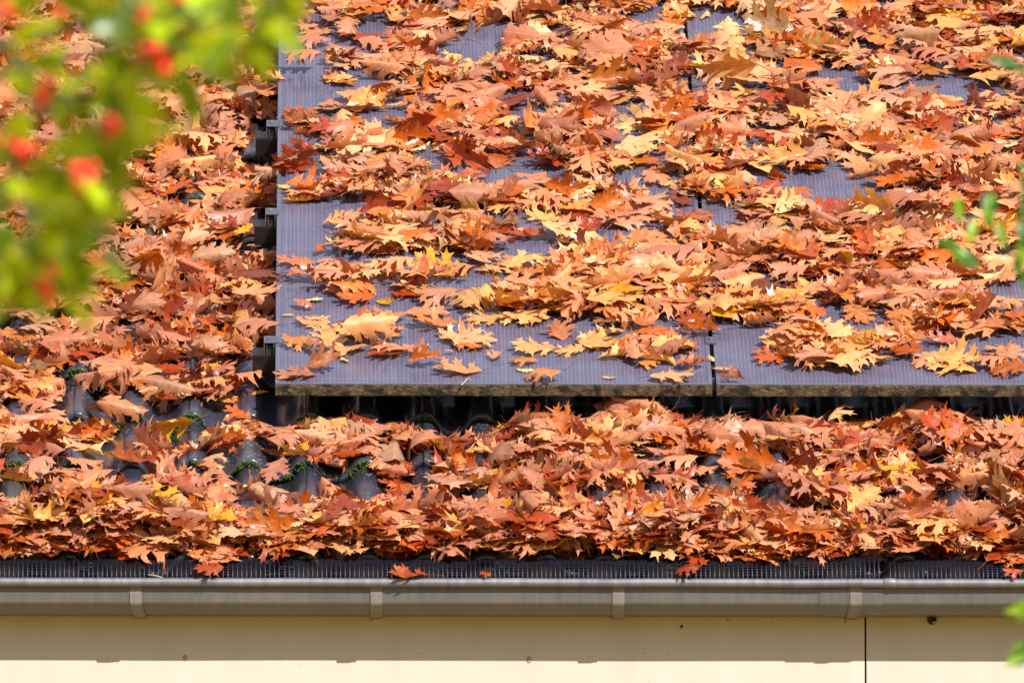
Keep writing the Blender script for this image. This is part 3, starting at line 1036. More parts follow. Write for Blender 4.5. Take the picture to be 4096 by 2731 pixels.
PX_BARE_PANEL = [(1165, 210, 55, 150), (1270, 385, 105, 75), (1210, 640, 40, 10), (1490, 95, 40, 40), (1900, 190, 70, 35), (1480, 300, 60, 40), (1560, 460, 45, 25),
                 (3740, 335, 100, 30), (3900, 360, 60, 30), (3340, 720, 110, 55), (2080, 688, 170, 14), (2540, 690, 120, 12), (3420, 330, 60, 20), (2770, 110, 25, 50), (2765, 310, 35, 40),
                 (2500, 430, 40, 25), (2805, 835, 40, 35), (1990, 90, 40, 25), (3160, 250, 60, 25), (2620, 740, 55, 30), (3690, 960, 45, 30), (1700, 620, 25, 15),
                 (1205, 870, 90, 60), (2110, 980, 110, 50), (3350, 1110, 90, 40), (3560, 1220, 120, 30), (3960, 395, 70, 22), (1935, 700, 60, 20), (2250, 130, 30, 20),
                 (3030, 690, 30, 20), (1330, 160, 30, 25), (2900, 870, 30, 20)]
PX_BARE_TILE = [(60,1620,45,35), (305,1570,55,50), (285,1650,65,40), (530,1610,60,65), (530,1680,75,30), (760,1620,45,35), (750,1670,85,25), (990,1620,35,30), (1270,1630,150,45),
                (60,1840,55,35), (45,1940,55,60), (310,1800,55,35), (270,1960,65,60), (510,1760,45,85), (520,1845,75,25), (515,1945,55,60), (740,1760,55,75), (740,1850,55,22),
                (960,1800,85,70), (1120,1860,110,55), (1185,1925,75,50), (960,1910,55,30), (730,2000,45,35), (990,2010,38,25), (1230,2015,35,18),
                (1450,1945,60,85), (1440,1850,48,35), (1680,1820,55,22), (1680,1975,45,35), (1920,1835,38,28), (1905,1985,35,25), (2160,2010,48,48), (2380,1985,48,50), (2345,2045,22,22),
                (2610,1830,45,28), (2600,1930,30,40), (2850,1838,38,28), (2860,1945,38,36), (3070,1950,36,36), (3080,2015,38,22), (3330,2050,45,35), (3330,2095,30,25), (3555,1985,36,28), (3560,2030,36,22),
                (3775,1995,55,32), (3090,1835,30,20), (3740,1840,45,20), (1700,1680,95,32), (1850,1700,70,30), (1960,1660,65,28), (2150,1650,40,25), (2830,1640,65,28), (3030,1650,55,28),
                (3510,1655,55,28), (3980,1655,55,24), (1440,1640,60,24), (1560,1660,60,22), (2350,1655,40,20), (3250,1655,40,20), (780,780,45,25), (770,770,40,25), (60,1290,50,30), (250,1250,40,20),
                (520,1290,30,20), (690,780,30,14), (820,960,22,14), (1000,640,24,10), (760,1460,36,26), (310,1490,60,35), (75,1430,40,22), (1130,1690,60,20)]
PX_CAPS = [(1056, 555, 40, 42), (1054, 900, 42, 42), (1050, 1430, 45, 58), (1082, 1385, 22, 26), (1090, 500, 18, 24), (1088, 850, 18, 24), (1080, 1520, 30, 30), (1095, 40, 16, 36)]
def inside_frac(px, ells):
    m = np.zeros(len(px), bool)
    for cx, cy, rx, ry in ells: m |= ((px[:, 0]-cx)/rx)**2 + ((px[:, 1]-cy)/ry)**2 < 1
    return m.mean()
def inside_any(px, ells, s=1.0):
    for cx, cy, rx, ry in ells:
        if np.any(((px[:, 0]-cx)/(rx*s))**2 + ((px[:, 1]-cy)/(ry*s))**2 < 1): return True
    return False

LEAVES = []
def drop_leaf(u, v, kind, size, theta, pose, tint, flip, tilt=1.0, bare=None, pct=84, grow=0.016, lift=0.0, low=False):
    B, F, uv, S, SF = shape_leaf(kind, size, theta, pose, RNG, flip, tilt)
    A = np.concatenate([B, S])
    iu = np.clip(((u + A[:, 0] - U0)/CELL).astype(int), 0, NU-1)
    iv = np.clip(((v + A[:, 1] - V0_)/CELL).astype(int), 0, NV-1)
    nb = len(B)
    H, bs = (H_LOW, base_low) if low else (H_TOP, base)
    h = H[iu, iv]; b = bs[iu, iv]
    # leaves keep to their own level: not half through a panel edge
    off = np.percentile(h[:nb] - A[:nb, 2], pct)
    off = max(off, np.percentile(b[:nb] - A[:nb, 2], 97)) + 0.0008 + lift
    P = A + np.array([u, v, off])
    if low and np.any((P[:, 0] > -.003) & (P[:, 1] > -.012) & (P[:, 2] > -.038)): return None
    if not low and u < 0 and v > 0 and np.mean((P[:nb, 0] > 0)) > .22: return None
    if not low and u > 0 and v > 0 and np.mean((P[:nb, 0] < 0) | (P[:nb, 1] < 0)) > .25: return None
    if bare is not None:
        px = project(PWn(P[:nb:3]))
        if inside_any(px, bare[0], bare[1]) and RNG.random() < bare[2]: return None
    if u < .02 and v > 0:
        px = project(PWn(P[:nb:2]))
        if inside_frac(px, PX_CAPS) > .035: return None
    # stalk must not dive through what it lies on
    P[nb:, 2] = np.maximum(P[nb:, 2], b[nb:] + .0012)
    H[iu[:nb], iv[:nb]] = np.maximum(h[:nb], np.minimum(P[:nb, 2], h[:nb] + grow))
    base_c = np.array(TINT[tint][0])
    c = base_c * RNG.uniform(.72, 1.18) * (1 + RNG.normal(0, .05, 3))
    LEAVES.append(dict(P=P, nb=nb, F=F, uv=uv, SF=SF, c=np.clip(c, .01, .85), tint=tint, pose=pose, kind=kind, seed=float(RNG.random()), u=u, v=v, size=size))
    return LEAVES[-1]

MIX = {'panel': 'LLLLTTTTOOOOOOOPPKRRRRRYCDB', 'lower': 'OOOOOOORRRRRRRPPPTTKLLDYB', 'left': 'OOOOOOTTTPPKRRRRRRLLDYB'}
POSES = {'panel': 'ffffffcccavvu', 'lower': 'fffccavvvuuu', 'left': 'ffffccavvuu'}
def random_leaf(zone, u, v, bare):
    z = RNG
    tint = MIX[zone][int(z.integers(len(MIX[zone])))]
    pose = POSES[zone][int(z.integers(len(POSES[zone])))]
    kind = 'red'
    size = float(np.clip(z.normal(.124, .024), .07, .165))
    r = z.random()
    if r < .055: kind, size, tint = 'round', z.uniform(.04, .075), z.choice(['C', 'L', 'C', 'Y'])
    elif r < .085: kind, size, tint = 'ovate', z.uniform(.03, .06), z.choice(['L', 'Y', 'T'])
    theta = z.uniform(0, 2*math.pi)
    if z.random() < .35: theta = z.choice([0, math.pi]) + z.normal(0, .4)
    return drop_leaf(u, v, kind, size, theta, pose, str(tint), bool(z.random() < .45), 1.15, bare, low=(zone == 'lower' or (zone == 'left' and u > -.40 and z.random() < .75)))

# 1. the roof beside the panels
n = 0
for i in range(2500):
    u, v = RNG.uniform(-1.15, -0.01), RNG.uniform(0.02, 3.6)
    if random_leaf('left', u, v, (PX_BARE_TILE, .75, .9)): n += 1
# 2. the roof below the panels
for i in range(2500):
    u, v = RNG.uniform(-1.15, 2.2), RNG.uniform(EAVE_V + .055, 0.055)
    random_leaf('lower', u, v, (PX_BARE_TILE, .66, .97))
# thick drift along the eave
for i in range(560):
    u, v = RNG.uniform(-1.15, 2.2), EAVE_V + RNG.uniform(.022, .15)
    random_leaf('lower', u, v, None)
# low fringe at the very edge, over the tile fronts
for i in range(230):
    u, v = RNG.uniform(-1.1, 2.15), EAVE_V + RNG.uniform(-.012, .03)
    drop_leaf(u, v, 'red', float(np.clip(RNG.normal(.105, .02), .07, .14)), RNG.uniform(0, 6.28), 'ffca'[int(RNG.integers(4))], 'OORRPTTL'[int(RNG.integers(8))], bool(RNG.random() < .45), .6, None, 55, .004, low=True)
# 3. panels, first the random drifts
def panel_density(x, y):
    if y > 1300: return 0
    if y > 1180: return .10 if 2150 < x < 2850 else .05
    if x < 1500 and y > 790: return 0
    if x < 1750 and y > 870: return .10
    if y > 860: return .28 if x < 2200 else .42 if x < 3000 else (.55 if y < 1080 or x > 3850 else .16)
    if x < 1330: return .35 if y < 640 else .8
    return .85
for i in range(3500):
    u, v = RNG.uniform(0.02, 2.2), RNG.uniform(0.02, 3.6)
    q = project(PWn([[u, v, .01]]))[0]
    if RNG.random() > panel_density(q[0], q[1]): continue
    random_leaf('panel', u, v, (PX_BARE_PANEL, .8, .9))
# drifts of pale and golden leaves across the lower half of the panels
for cx, cy, rx, ry, n_, mixd in ((2330, 1200, 470, 65, 70, 'LLLYTTO'), (2500, 1080, 330, 60, 40, 'LLTTOP'), (3380, 1375, 270, 38, 26, 'LLYYTO'), (3850, 1270, 250, 60, 34, 'OTTLP'),
                              (3350, 1020, 520, 90, 90, 'LTTOOPR'), (1480, 1130, 230, 40, 14, 'LTTOP'), (3050, 1250, 200, 50, 22, 'LYYTO'), (1700, 960, 330, 60, 40, 'OTPRL'), (3560, 1190, 300, 50, 30, 'LTTOR'), (3600, 1440, 450, 36, 13, 'LLTOY'), (2520, 1400, 260, 45, 9, 'LTOL'), (1560, 1360, 330, 55, 7, 'TORL')):
    for _ in range(n_):
        a_, r_ = RNG.uniform(0, 6.28), math.sqrt(RNG.random())
        u, v = roof_at(cx + rx*r_*math.cos(a_), cy + ry*r_*math.sin(a_), .008)
        drop_leaf(u, v, 'red', float(np.clip(RNG.normal(.122, .02), .08, .16)), RNG.uniform(0, 6.28) if RNG.random() < .5 else RNG.choice([0, math.pi]) + RNG.normal(0, .4), 'ffcavu'[int(RNG.integers(6))], mixd[int(RNG.integers(len(mixd)))], bool(RNG.random() < .4), .9)
# 4. leaves that can be picked out in the photograph
Z1, Z2, Z3, Z4 = (1100, 850, 2.138), (2000, 850, 2.208), (3000, 850, 2.146), (1100, 0, 2.138)
PICK = [
 (Z1,190,415,115,175,'P','f'),(Z1,310,560,130,185,'P','c'),(Z1,600,310,115,190,'L','f'),(Z1,390,330,60,60,'O','v'),(Z1,650,470,85,20,'T','a'),(Z1,480,430,80,150,'P','c'),
 (Z1,930,480,150,280,'L','a'),(Z1,1000,310,125,20,'L','f'),(Z1,1290,300,95,100,'T','c'),(Z1,1200,480,85,10,'O','f'),(Z1,1330,490,28,45,'C','f','round'),(Z1,1190,575,70,175,'C','f','round'),
 (Z1,1580,560,110,170,'O','v'),(Z1,1480,510,70,160,'T','f'),(Z1,1860,480,120,0,'L','f'),(Z1,2090,430,150,5,'L','f'),(Z1,1640,340,95,300,'P','v'),(Z1,330,735,52,0,'C','f','round'),
 (Z1,520,655,50,0,'C','f','round'),(Z1,240,790,72,330,'P','a'),(Z1,375,910,62,0,'C','f','round'),(Z1,110,865,36,0,'Y','f','ovate'),(Z1,700,750,112,175,'O','c'),(Z1,1130,690,95,180,'R','f'),
 (Z1,1400,740,125,180,'O','c'),(Z1,950,890,135,180,'T','f'),(Z1,700,1020,130,170,'L','f'),(Z1,800,990,70,60,'P','u'),(Z1,1000,1050,105,190,'O','c'),(Z1,1370,950,145,170,'T','c'),
 (Z1,1660,770,150,260,'L','a'),(Z1,1830,890,130,200,'L','f'),(Z1,2130,900,130,5,'L','f'),(Z1,230,1110,110,195,'T','a'),(Z1,330,1170,72,300,'R','v'),(Z1,600,1160,145,185,'L','f'),
 (Z1,590,1240,42,290,'C','f','round'),(Z1,190,1370,125,180,'P','f'),(Z1,410,1320,100,20,'P','u'),(Z1,960,1210,110,185,'R','c'),(Z1,1190,1170,85,330,'R','a'),(Z1,1270,1280,100,15,'O','v'),
 (Z1,1580,1330,140,170,'T','a'),(Z1,1650,1090,150,0,'L','f'),(Z1,1490,1185,28,0,'C','f','round'),(Z1,1890,1220,65,80,'P','a'),(Z1,520,95,82,0,'L','v'),(Z1,640,30,85,10,'P','f'),(Z1,940,60,115,0,'T','f'),(Z1,980,130,90,200,'R','v'),
 (Z2,310,1200,130,175,'L','f'),(Z2,220,1300,80,180,'T','f'),(Z2,230,1375,48,180,'C','f','round'),(Z2,385,1455,115,170,'T','a'),(Z2,530,1050,110,100,'P','f'),(Z2,420,800,90,200,'O','v'),
 (Z2,230,930,150,185,'L','f'),(Z2,620,960,85,60,'O','u'),(Z2,720,920,110,10,'O','c'),(Z2,1200,1280,115,90,'T','c'),(Z2,960,1440,42,0,'L','f','round'),(Z2,1530,1190,135,0,'L','f'),
 (Z2,1480,1290,95,180,'R','u'),(Z2,1680,1345,95,10,'O','c'),(Z2,1510,1450,130,10,'L','f'),(Z2,1280,1120,110,190,'O','f'),(Z2,1060,1150,110,200,'T','f'),(Z2,950,1050,110,200,'L','a'),(Z2,1330,1050,100,350,'O','f'),
 (Z2,1770,1040,130,180,'O','v'),(Z2,1960,920,120,100,'Y','c'),(Z2,1860,1290,30,300,'C','u','round'),(Z2,1980,1380,72,0,'Y','f','ovate'),(Z2,2060,1480,75,180,'P','v'),
 (Z2,1620,680,150,0,'L','f'),(Z2,1860,810,90,0,'L','f'),(Z2,1200,700,130,170,'T','c'),(Z2,860,770,150,170,'L','f'),(Z2,1500,510,175,180,'R','c'),(Z2,1450,600,60,80,'O','u'),
 (Z2,760,320,165,250,'L','a'),(Z2,1950,660,75,180,'R','a'),(Z2,1950,420,120,250,'P','a'),(Z2,280,200,130,180,'R','c'),(Z2,990,510,100,20,'P','a'),(Z2,650,560,110,180,'R','v'),(Z2,1420,290,120,0,'T','f'),(Z2,1650,200,110,90,'Y','c'),
 (Z2,1000,860,120,350,'L','f'),(Z2,1150,930,110,190,'L','f'),(Z2,1250,990,90,30,'O','u'),(Z2,1600,850,120,170,'P','c'),(Z2,1700,960,100,200,'R','v'),(Z2,90,860,110,150,'O','c'),
 (Z3,180,1250,95,185,'O','f'),(Z3,500,1310,100,215,'P','v'),(Z3,600,1220,42,70,'C','u','round'),(Z3,870,1240,110,180,'L','f'),(Z3,1130,1230,100,170,'O','c'),(Z3,1350,1210,105,160,'O','c'),(Z3,1000,1110,110,100,'T','a'),(Z3,1250,1110,120,180,'L','f'),
 (Z3,280,880,140,180,'T','f'),(Z3,100,970,110,190,'O','v'),(Z3,390,990,140,10,'Y','f'),(Z3,300,1100,130,20,'O','v'),(Z3,430,1150,70,0,'Y','f'),(Z3,70,1190,50,0,'O','f'),(Z3,510,935,22,0,'C','f','round'),
 (Z3,700,1050,130,190,'T','f'),(Z3,930,870,130,290,'T','f'),(Z3,1060,800,100,200,'R','u'),(Z3,1300,990,80,180,'P','f'),(Z3,1650,1010,110,180,'O','f'),(Z3,1650,1100,100,180,'P','v'),
 (Z3,2000,1010,150,180,'O','u'),(Z3,1780,880,80,180,'T','f'),(Z3,1890,1270,80,270,'L','c','round'),(Z3,2080,1310,95,190,'O','c'),(Z3,2230,1350,110,185,'O','f'),(Z3,2170,1160,110,180,'T','f'),
 (Z3,1580,700,150,180,'R','u'),(Z3,1840,740,130,0,'P','f'),(Z3,640,700,130,10,'O','a'),(Z3,350,700,110,0,'T','f'),(Z3,900,170,155,180,'R','u'),(Z3,660,220,130,250,'P','a'),(Z3,1440,420,165,200,'T','f'),(Z3,350,570,120,180,'P','v'),
 (Z4,250,570,125,185,'R','v'),(Z4,540,660,95,190,'L','f'),(Z4,590,520,95,150,'P','v'),(Z4,260,230,85,180,'T','f'),(Z4,340,370,110,185,'R','c'),(Z4,630,300,90,90,'P','u'),(Z4,230,980,112,180,'O','c'),
 (Z4,700,830,140,0,'T','f'),(Z4,460,890,78,10,'O','f'),(Z4,510,1020,72,270,'T','f','ovate'),(Z4,150,1085,60,0,'Y','f','round'),(Z4,290,1085,70,0,'C','f','round'),(Z4,980,1290,130,265,'L','a'),(Z4,1640,1080,172,350,'T','f'),
 (Z4,1430,1190,140,180,'R','f'),(Z4,2000,1060,110,230,'L','a'),(Z4,240,60,120,180,'L','f'),(Z4,460,200,85,20,'R','v'),(Z4,620,1180,120,200,'R','u'),(Z4,300,1270,150,15,'L','f'),(Z4,220,1340,110,190,'R','v'),(Z4,470,1240,90,260,'P','v'),
 (Z4,600,1340,130,20,'O','u'),(Z4,880,570,110,330,'L','f'),(Z4,1330,340,120,0,'L','f'),(Z4,1720,580,110,200,'L','f'),
]
for r in PICK:
    (ox, oy, s), cx, cy, mm, th, ti, po = r[:7]
    kind = r[7] if len(r) > 7 else 'red'
    px, py = ox + cx/s, oy + cy/s
    u, v = roof_at(px, py, 0.008)
    drop_leaf(u, v, kind, mm/1000*(.96 if kind == 'red' else .95), math.radians(th), po, ti, bool(RNG.random() < .4), .8, None, 60, .008, lift=(float(RNG.uniform(.004, .014)) if po in 'cuv' and kind == 'red' else float(RNG.uniform(0, .004))))
# 5. leaves hanging over the guard and lying on the bead, and the odd ones
def hang(px, py, w, mm, th, ti, po, kind='red'):
    u, v = roof_at(px, py, w)
    return drop_leaf(u, v, kind, mm/1000, math.radians(th), po, ti, bool(RNG.random() < .5), .5, None, 60, .004, low=True)
hang(857, 2262, -.125, 130, 300, 'O', 'f'); hang(1935, 2225, -.12, 110, 290, 'T', 'f'); hang(2735, 2240, -.12, 90, 300, 'P', 'f')
hang(2945, 2240, -.12, 105, 280, 'O', 'f'); hang(3750, 2225, -.12, 150, 190, 'L', 'a'); hang(4050, 2260, -.12, 110, 300, 'O', 'f'); hang(60, 2230, -.12, 120, 290, 'O', 'f')
hang(1617, 2172, -.085, 120, 100, 'Y', 'c', 'jagged'); hang(2680, 2150, -.085, 105, 100, 'Y', 'c'); hang(1480, 2130, -.05, 110, 180, 'Y', 'v'); hang(3680, 1650, -.07, 110, 170, 'Y', 'f')
def on_bead(px, mm, th, ti, po, dz):
    """leaf caught against the bead in front of the guard"""
    x, z = plane_y(px, 2310, YB)
    Lf = drop_leaf(-1.4, 3.7, 'red', mm/1000, math.radians(th), po, ti, False, .4, None, 60, 0.0)
    P = Lf['P'] - np.array([-1.4, 3.7, Lf['P'][:Lf['nb'], 2].min()])
    W = np.stack([x + P[:, 0], YB - .004 + P[:, 1]*.75 - P[:, 2]*.3, ZB + RB + .001 + dz + P[:, 1]*.55 + P[:, 2]*.9], 1)
    # slide so that the lowest point rests on the bead
    W[:, 2] += ZB + RB + .0006 - W[:, 2].min() - .004
    q = W - np.array([0, 0, Z0])
    Lf['P'] = np.stack([q[:, 0], q[:, 1]*CA + q[:, 2]*SA, -q[:, 1]*SA + q[:, 2]*CA], 1)
    Lf['u'] = x; Lf['v'] = EAVE_V - .09
    return Lf
bead_leaves = [on_bead(1640, 105, 185, 'R', 'c', 0), on_bead(2750, 75, 190, 'R', 'a', 0), on_bead(840, 80, 185, 'R', 'f', 0), on_bead(4060, 60, 185, 'R', 'a', 0), on_bead(1945, 30, 180, 'R', 'f', 0)]

# ------------------------------------------------------------------ which leaves show most in the photograph
CW = 4.0*3.0
occ = {}
gx, gy, gz, gid = [], [], [], []
for i, Lf in enumerate(LEAVES):
    W = PWn(Lf['P'][:Lf['nb']])
    F = Lf['F']
    a, b, c = W[F[:, 0]], W[F[:, 1]], W[F[:, 2]]
    pts = np.concatenate([(a+b+c)/3, (a+b)/2, (b+c)/2, (a+c)/2, W])
    q = project(pts)
    gx.append(q[:, 0]); gy.append(q[:, 1]); gz.append(q[:, 2]); gid.append(np.full(len(q), i))
gx = np.concatenate(gx); gy = np.concatenate(gy); gz = np.concatenate(gz); gid = np.concatenate(gid)
ok = (gx > 0) & (gx < IMG_W) & (gy > 0) & (gy < IMG_H)
gx, gy, gz, gid = gx[ok], gy[ok], gz[ok], gid[ok]
cell = (gy/CW).astype(np.int64)*1000 + (gx/CW).astype(np.int64)
order = np.lexsort((gz, cell))
cell, gid, gx, gy = cell[order], gid[order], gx[order], gy[order]
first = np.concatenate([[True], cell[1:] != cell[:-1]])
vis = np.bincount(gid[first], minlength=len(LEAVES))
vx = np.bincount(gid[first], weights=gx[first], minlength=len(LEAVES))/np.maximum(vis, 1)
vy = np.bincount(gid[first], weights=gy[first], minlength=len(LEAVES))/np.maximum(vis, 1)
# what hides behind the blurred holly counts less
vis_w = vis*np.where((vx < 700) & (vy < 900), .5, 1.0)
top = set(np.argsort(-vis_w)[:300].tolist())
print('leaves', len(LEAVES), 'showing', int((vis > 0).sum()), 'smallest single', int(sorted(vis_w)[-300]))

def leaf_mesh(name, V, F, tint, uv3):
    me = bpy.data.meshes.new(name)
    me.vertices.add(len(V))
    me.vertices.foreach_set('co', np.ascontiguousarray(V, dtype=np.float32).ravel())
    me.loops.add(len(F)*3)
    me.loops.foreach_set('vertex_index', np.ascontiguousarray(F, dtype=np.int32).ravel())
    me.polygons.add(len(F))
    me.polygons.foreach_set('loop_start', np.arange(0, len(F)*3, 3, dtype=np.int32))
    me.polygons.foreach_set('loop_total', np.full(len(F), 3, dtype=np.int32))
    me.polygons.foreach_set('use_smooth', np.ones(len(F), dtype=bool))
    me.update(calc_edges=True)
    a = me.attributes.new('tint', 'FLOAT_COLOR', 'POINT')
    a.data.foreach_set('color', np.concatenate([tint, np.ones((len(V), 1))], 1).astype(np.float32).ravel())
    b = me.attributes.new('leafuv', 'FLOAT_VECTOR', 'POINT')
    b.data.foreach_set('vector', uv3.astype(np.float32).ravel())
    me.materials.append(M_LEAF)
    return me

STALK = np.array([.20, .055, .03])
def uv3_blade(Lf):
    return np.concatenate([Lf['uv'], np.full((Lf['nb'], 1), Lf['seed'])], 1)

# labels: colour, pose, kind, and what the leaf lies on and beside
BRK = [543, 1506, 2474, 3424]
ORD = ['first', 'second', 'third', 'fourth', 'fifth', 'sixth', 'seventh', 'eighth']
def where(Lf, x, y):
    u, v = Lf['u'], Lf['v']
    if u > 0 and v > 0:
        row = 'lower' if v < ROW else 'upper'
        side = 'left' if u < PWID + PGAP/2 else 'right'
        vl = v if v < ROW else v - ROW
        f = (u if side == 'left' else u - PWID - PGAP)
        if side == 'left': hz = 'by the rail caps' if f < .30 else ('mid panel' if f < .78 else 'by the gap')
        else: hz = 'by the gap' if f < .28 else ('mid panel' if f < .52 else 'by the picture edge')
        vz = 'bottom edge' if vl < .35 else ('lower half' if vl < .9 else ('upper half' if vl < 1.45 else 'top edge'))
        return 'on %s %s panel, %s, %s' % (row, side, vz, hz)
    if u <= 0 and v > 0.05:
        b = 'lowest' if v < .75 else ('second' if v < 1.68 else ('third' if v < 2.5 else 'uppermost'))
        return 'level with the %s rail cap, %s' % (b, 'close to the panel' if u > -.28 else ('by the holly' if u < -.5 and v > 1.3 else 'further out'))
    j = int(np.argmin([abs(x-b) for b in BRK]))
    s = 'over' if abs(x - BRK[j]) < 240 else ('left of' if x < BRK[j] else 'right of')
    vz = 'along the eave' if v < EAVE_V + .2 else ('on the lower tiles' if v < EAVE_V + .62 else 'on tiles below the panels' if u > 0 else 'near the panel corner')
    if v < EAVE_V - .03: vz = 'on the gutter guard'
    return '%s %s the %s bracket' % (vz, s, ORD[j])
raw = {}
for i in sorted(top):
    Lf = LEAVES[i]
    kindw = {'red': 'oak leaf', 'round': 'round-lobed oak leaf', 'ovate': 'plain oval leaf', 'jagged': 'jagged maple-like leaf'}[Lf['kind']]
    raw.setdefault('%s %s %s %s' % (POSE[Lf['pose']], TINT[Lf['tint']][1], kindw, where(Lf, vx[i], vy[i])), []).append(i)
LABEL = {}
for k_, ids in raw.items():
    if len(ids) == 1:
        LABEL[ids[0]] = k_
    else:
        ids = sorted(ids, key=lambda i: vx[i])
        for j, i in enumerate(ids):
            o_ = 'leftmost' if j == 0 else ('rightmost' if j == len(ids)-1 else ORD[j] + ' from left')
            LABEL[i] = o_ + ' ' + k_.replace(' the ', ' ') if j in (0, len(ids)-1) else k_.replace(' the ', ' ') + ', ' + o_
rest_V, rest_F, rest_T, rest_U, nv = [], [], [], [], 0
for i, Lf in enumerate(LEAVES):
    nb = Lf['nb']
    W = PWn(Lf['P'])
    if i in top:
        c0 = W[:nb].mean(0)
        name = {'red': 'oak_leaf', 'round': 'oak_leaf', 'ovate': 'small_leaf', 'jagged': 'maple_leaf'}[Lf['kind']]
        me = leaf_mesh(name, W[:nb] - c0, Lf['F'], np.tile(Lf['c'], (nb, 1)), uv3_blade(Lf))
        o = link(name, me)
        o.location = c0
        tag(o, LABEL[i], 'leaf', 'fallen leaves lying on the roof')
        ns = len(W) - nb
        me = leaf_mesh('leaf_stalk', W[nb:] - c0, Lf['SF'], np.tile(STALK*(.6 + .8*Lf['seed']), (ns, 1)), np.tile([.3, .5, Lf['seed']], (ns, 1)))
        link('leaf_stalk', me, o)
    else:
        ns = len(W) - nb
        rest_V.append(W)
        rest_F.append(Lf['F'] + nv); rest_F.append(Lf['SF'] + nv + nb)
        rest_T.append(np.tile(Lf['c'], (nb, 1))); rest_T.append(np.tile(STALK*(.6 + .8*Lf['seed']), (ns, 1)))
        rest_U.append(uv3_blade(Lf)); rest_U.append(np.tile([.3, .5, Lf['seed']], (ns, 1)))
        nv += len(W)
me = leaf_mesh('fallen_leaves', np.concatenate(rest_V), np.concatenate(rest_F), np.concatenate(rest_T), np.concatenate(rest_U))
o = link('fallen_leaves', me)
tag(o, 'mass of fallen orange and brown oak leaves heaped on tiles and panels', 'leaves', None, 'stuff')

# ------------------------------------------------------------------ moss on tile fronts
bm = bmesh.new()
tuft = [(1180, 1880, 60, 1.3), (1060, 1880, 40, .9), (310, 1500, 45, 1.2), (455, 1705, 30, 1), (540, 1690, 40, .9), (1440, 1850, 40, .9), (2170, 2030, 22, 1), (2345, 2045, 14, 1), (60, 1870, 50, .9),
        (240, 1850, 40, .7), (700, 1680, 40, .9), (780, 1690, 40, 1), (1700, 1690, 60, .9), (1240, 1690, 50, .7), (3560, 2040, 20, 1), (3340, 2085, 25, 1), (190, 2050, 20, 1), (960, 1870, 40, .8), (790, 1850, 20, 1.2),
        (770, 780, 30, 1), (1140, 1670, 40, .6), (3090, 2020, 20, .8)]
for px, py, sx, dens in tuft:
    for _ in range(int(34*dens)):
        x = px + random.gauss(0, sx*.6)
        u, v = roof_at(x, py, TILE_TOP - .02)
        v = V_FRONT0 + round((v - V_FRONT0)/GAUGE)*GAUGE
        w = float(TILE_TOP - TILE_H + TILE_H*roll((u - U_JOINT0)/(TILE_W/2)) - random.uniform(.001, .020))
        p = PW(u, v - .001 + random.uniform(-.003, .004), w)
        r = random.uniform(.0016, .0042)
        bmesh.ops.create_icosphere(bm, subdivisions=1, radius=r, matrix=Matrix.Translation(p) @ Matrix.Rotation(random.uniform(0, 3), 4, 'Z') @ Matrix.Diagonal((random.uniform(.7, 1.5), 1, random.uniform(.6, 1.1), 1)))
for v_ in bm.verts:
    v_.co += Vector((random.gauss(0, .0007), random.gauss(0, .0007), random.gauss(0, .0007)))
tag(obj('moss', bm, M_MOSS), 'bright green moss tufts growing on the tile fronts', 'moss', None, 'stuff')

# ------------------------------------------------------------------ twigs
def twig(pts, r, label):
    bm = bmesh.new()
    tube(bm, pts, [r*(1 - .5*i/(len(pts)-1)) for i in range(len(pts))], 7)
    tag(obj('twig', bm, M_TWIG, None, True), label, 'twig', 'fallen twigs')
def rp(x, y, w):
    u, v = roof_at(x, y, w)
    return PW(u, v, w)
twig([rp(1845, 1540, .003), rp(1862, 1524, .004), rp(1872, 1512, .006), rp(1885, 1520, .005)], .0028, 'pale grey forked twig on the lower panel just above its dirty bottom edge')
w_ = TILE_TOP - .015
twig([rp(178, 1912, w_), rp(190, 1885, w_ + .01), rp(198, 1866, w_ + .015)], .004, 'grey twig sticking up between the lower tiles near the first bracket')
x0, z0_ = plane_y(592, 2298, YB + .008); x1, z1_ = plane_y(652, 2311, YB - .002)
twig([(x0, YB + .006, z0_), ((x0+x1)/2, YB + .002, (z0_+z1_)/2 + .002), (x1, YB - .002, z1_ + .001)], .0026, 'pale twig lying on the mesh gutter guard right of the first bracket')

# ------------------------------------------------------------------ holly bush in front (out of focus)
def holly_leaf_mesh(seed, length, width, spines=True):
    rnd = random.Random(seed)
    bm = bmesh.new()
    n_ = 9
    rowL, rowM, rowR = [], [], []
    arch = rnd.uniform(.1, .5)
    for i in range(n_):
        f = i/(n_-1)
        w = width/2*math.sin(math.pi*min(1, max(0, f))**.9)**.75
        if spines and 0 < i < n_-1: w *= 1.18 if i % 2 else .78
        z = -arch*length*(f-.5)**2
        rowM.append(bm.verts.new((0, f*length, z)))
        rowL.append(bm.verts.new((-w, f*length, z + .30*w)))
        rowR.append(bm.verts.new((w, f*length, z + .30*w)))
    for i in range(n_-1):
        for A, B in ((rowL, rowM), (rowM, rowR)):
            bm.faces.new((A[i], B[i], B[i+1], A[i+1]))
    bmesh.ops.remove_doubles(bm, verts=bm.verts, dist=1e-5)
    me = bpy.data.meshes.new('leaf')
    bm.to_mesh(me); bm.free()
    me.polygons.foreach_set('use_smooth', [True]*len(me.polygons))
    return me

def in_poly(x, y, P):
    c = False
    j = len(P)-1
    for i in range(len(P)):
        if (P[i][1] > y) != (P[j][1] > y) and x < (P[j][0]-P[i][0])*(y-P[i][1])/(P[j][1]-P[i][1]) + P[i][0]: c = not c
        j = i
    return c

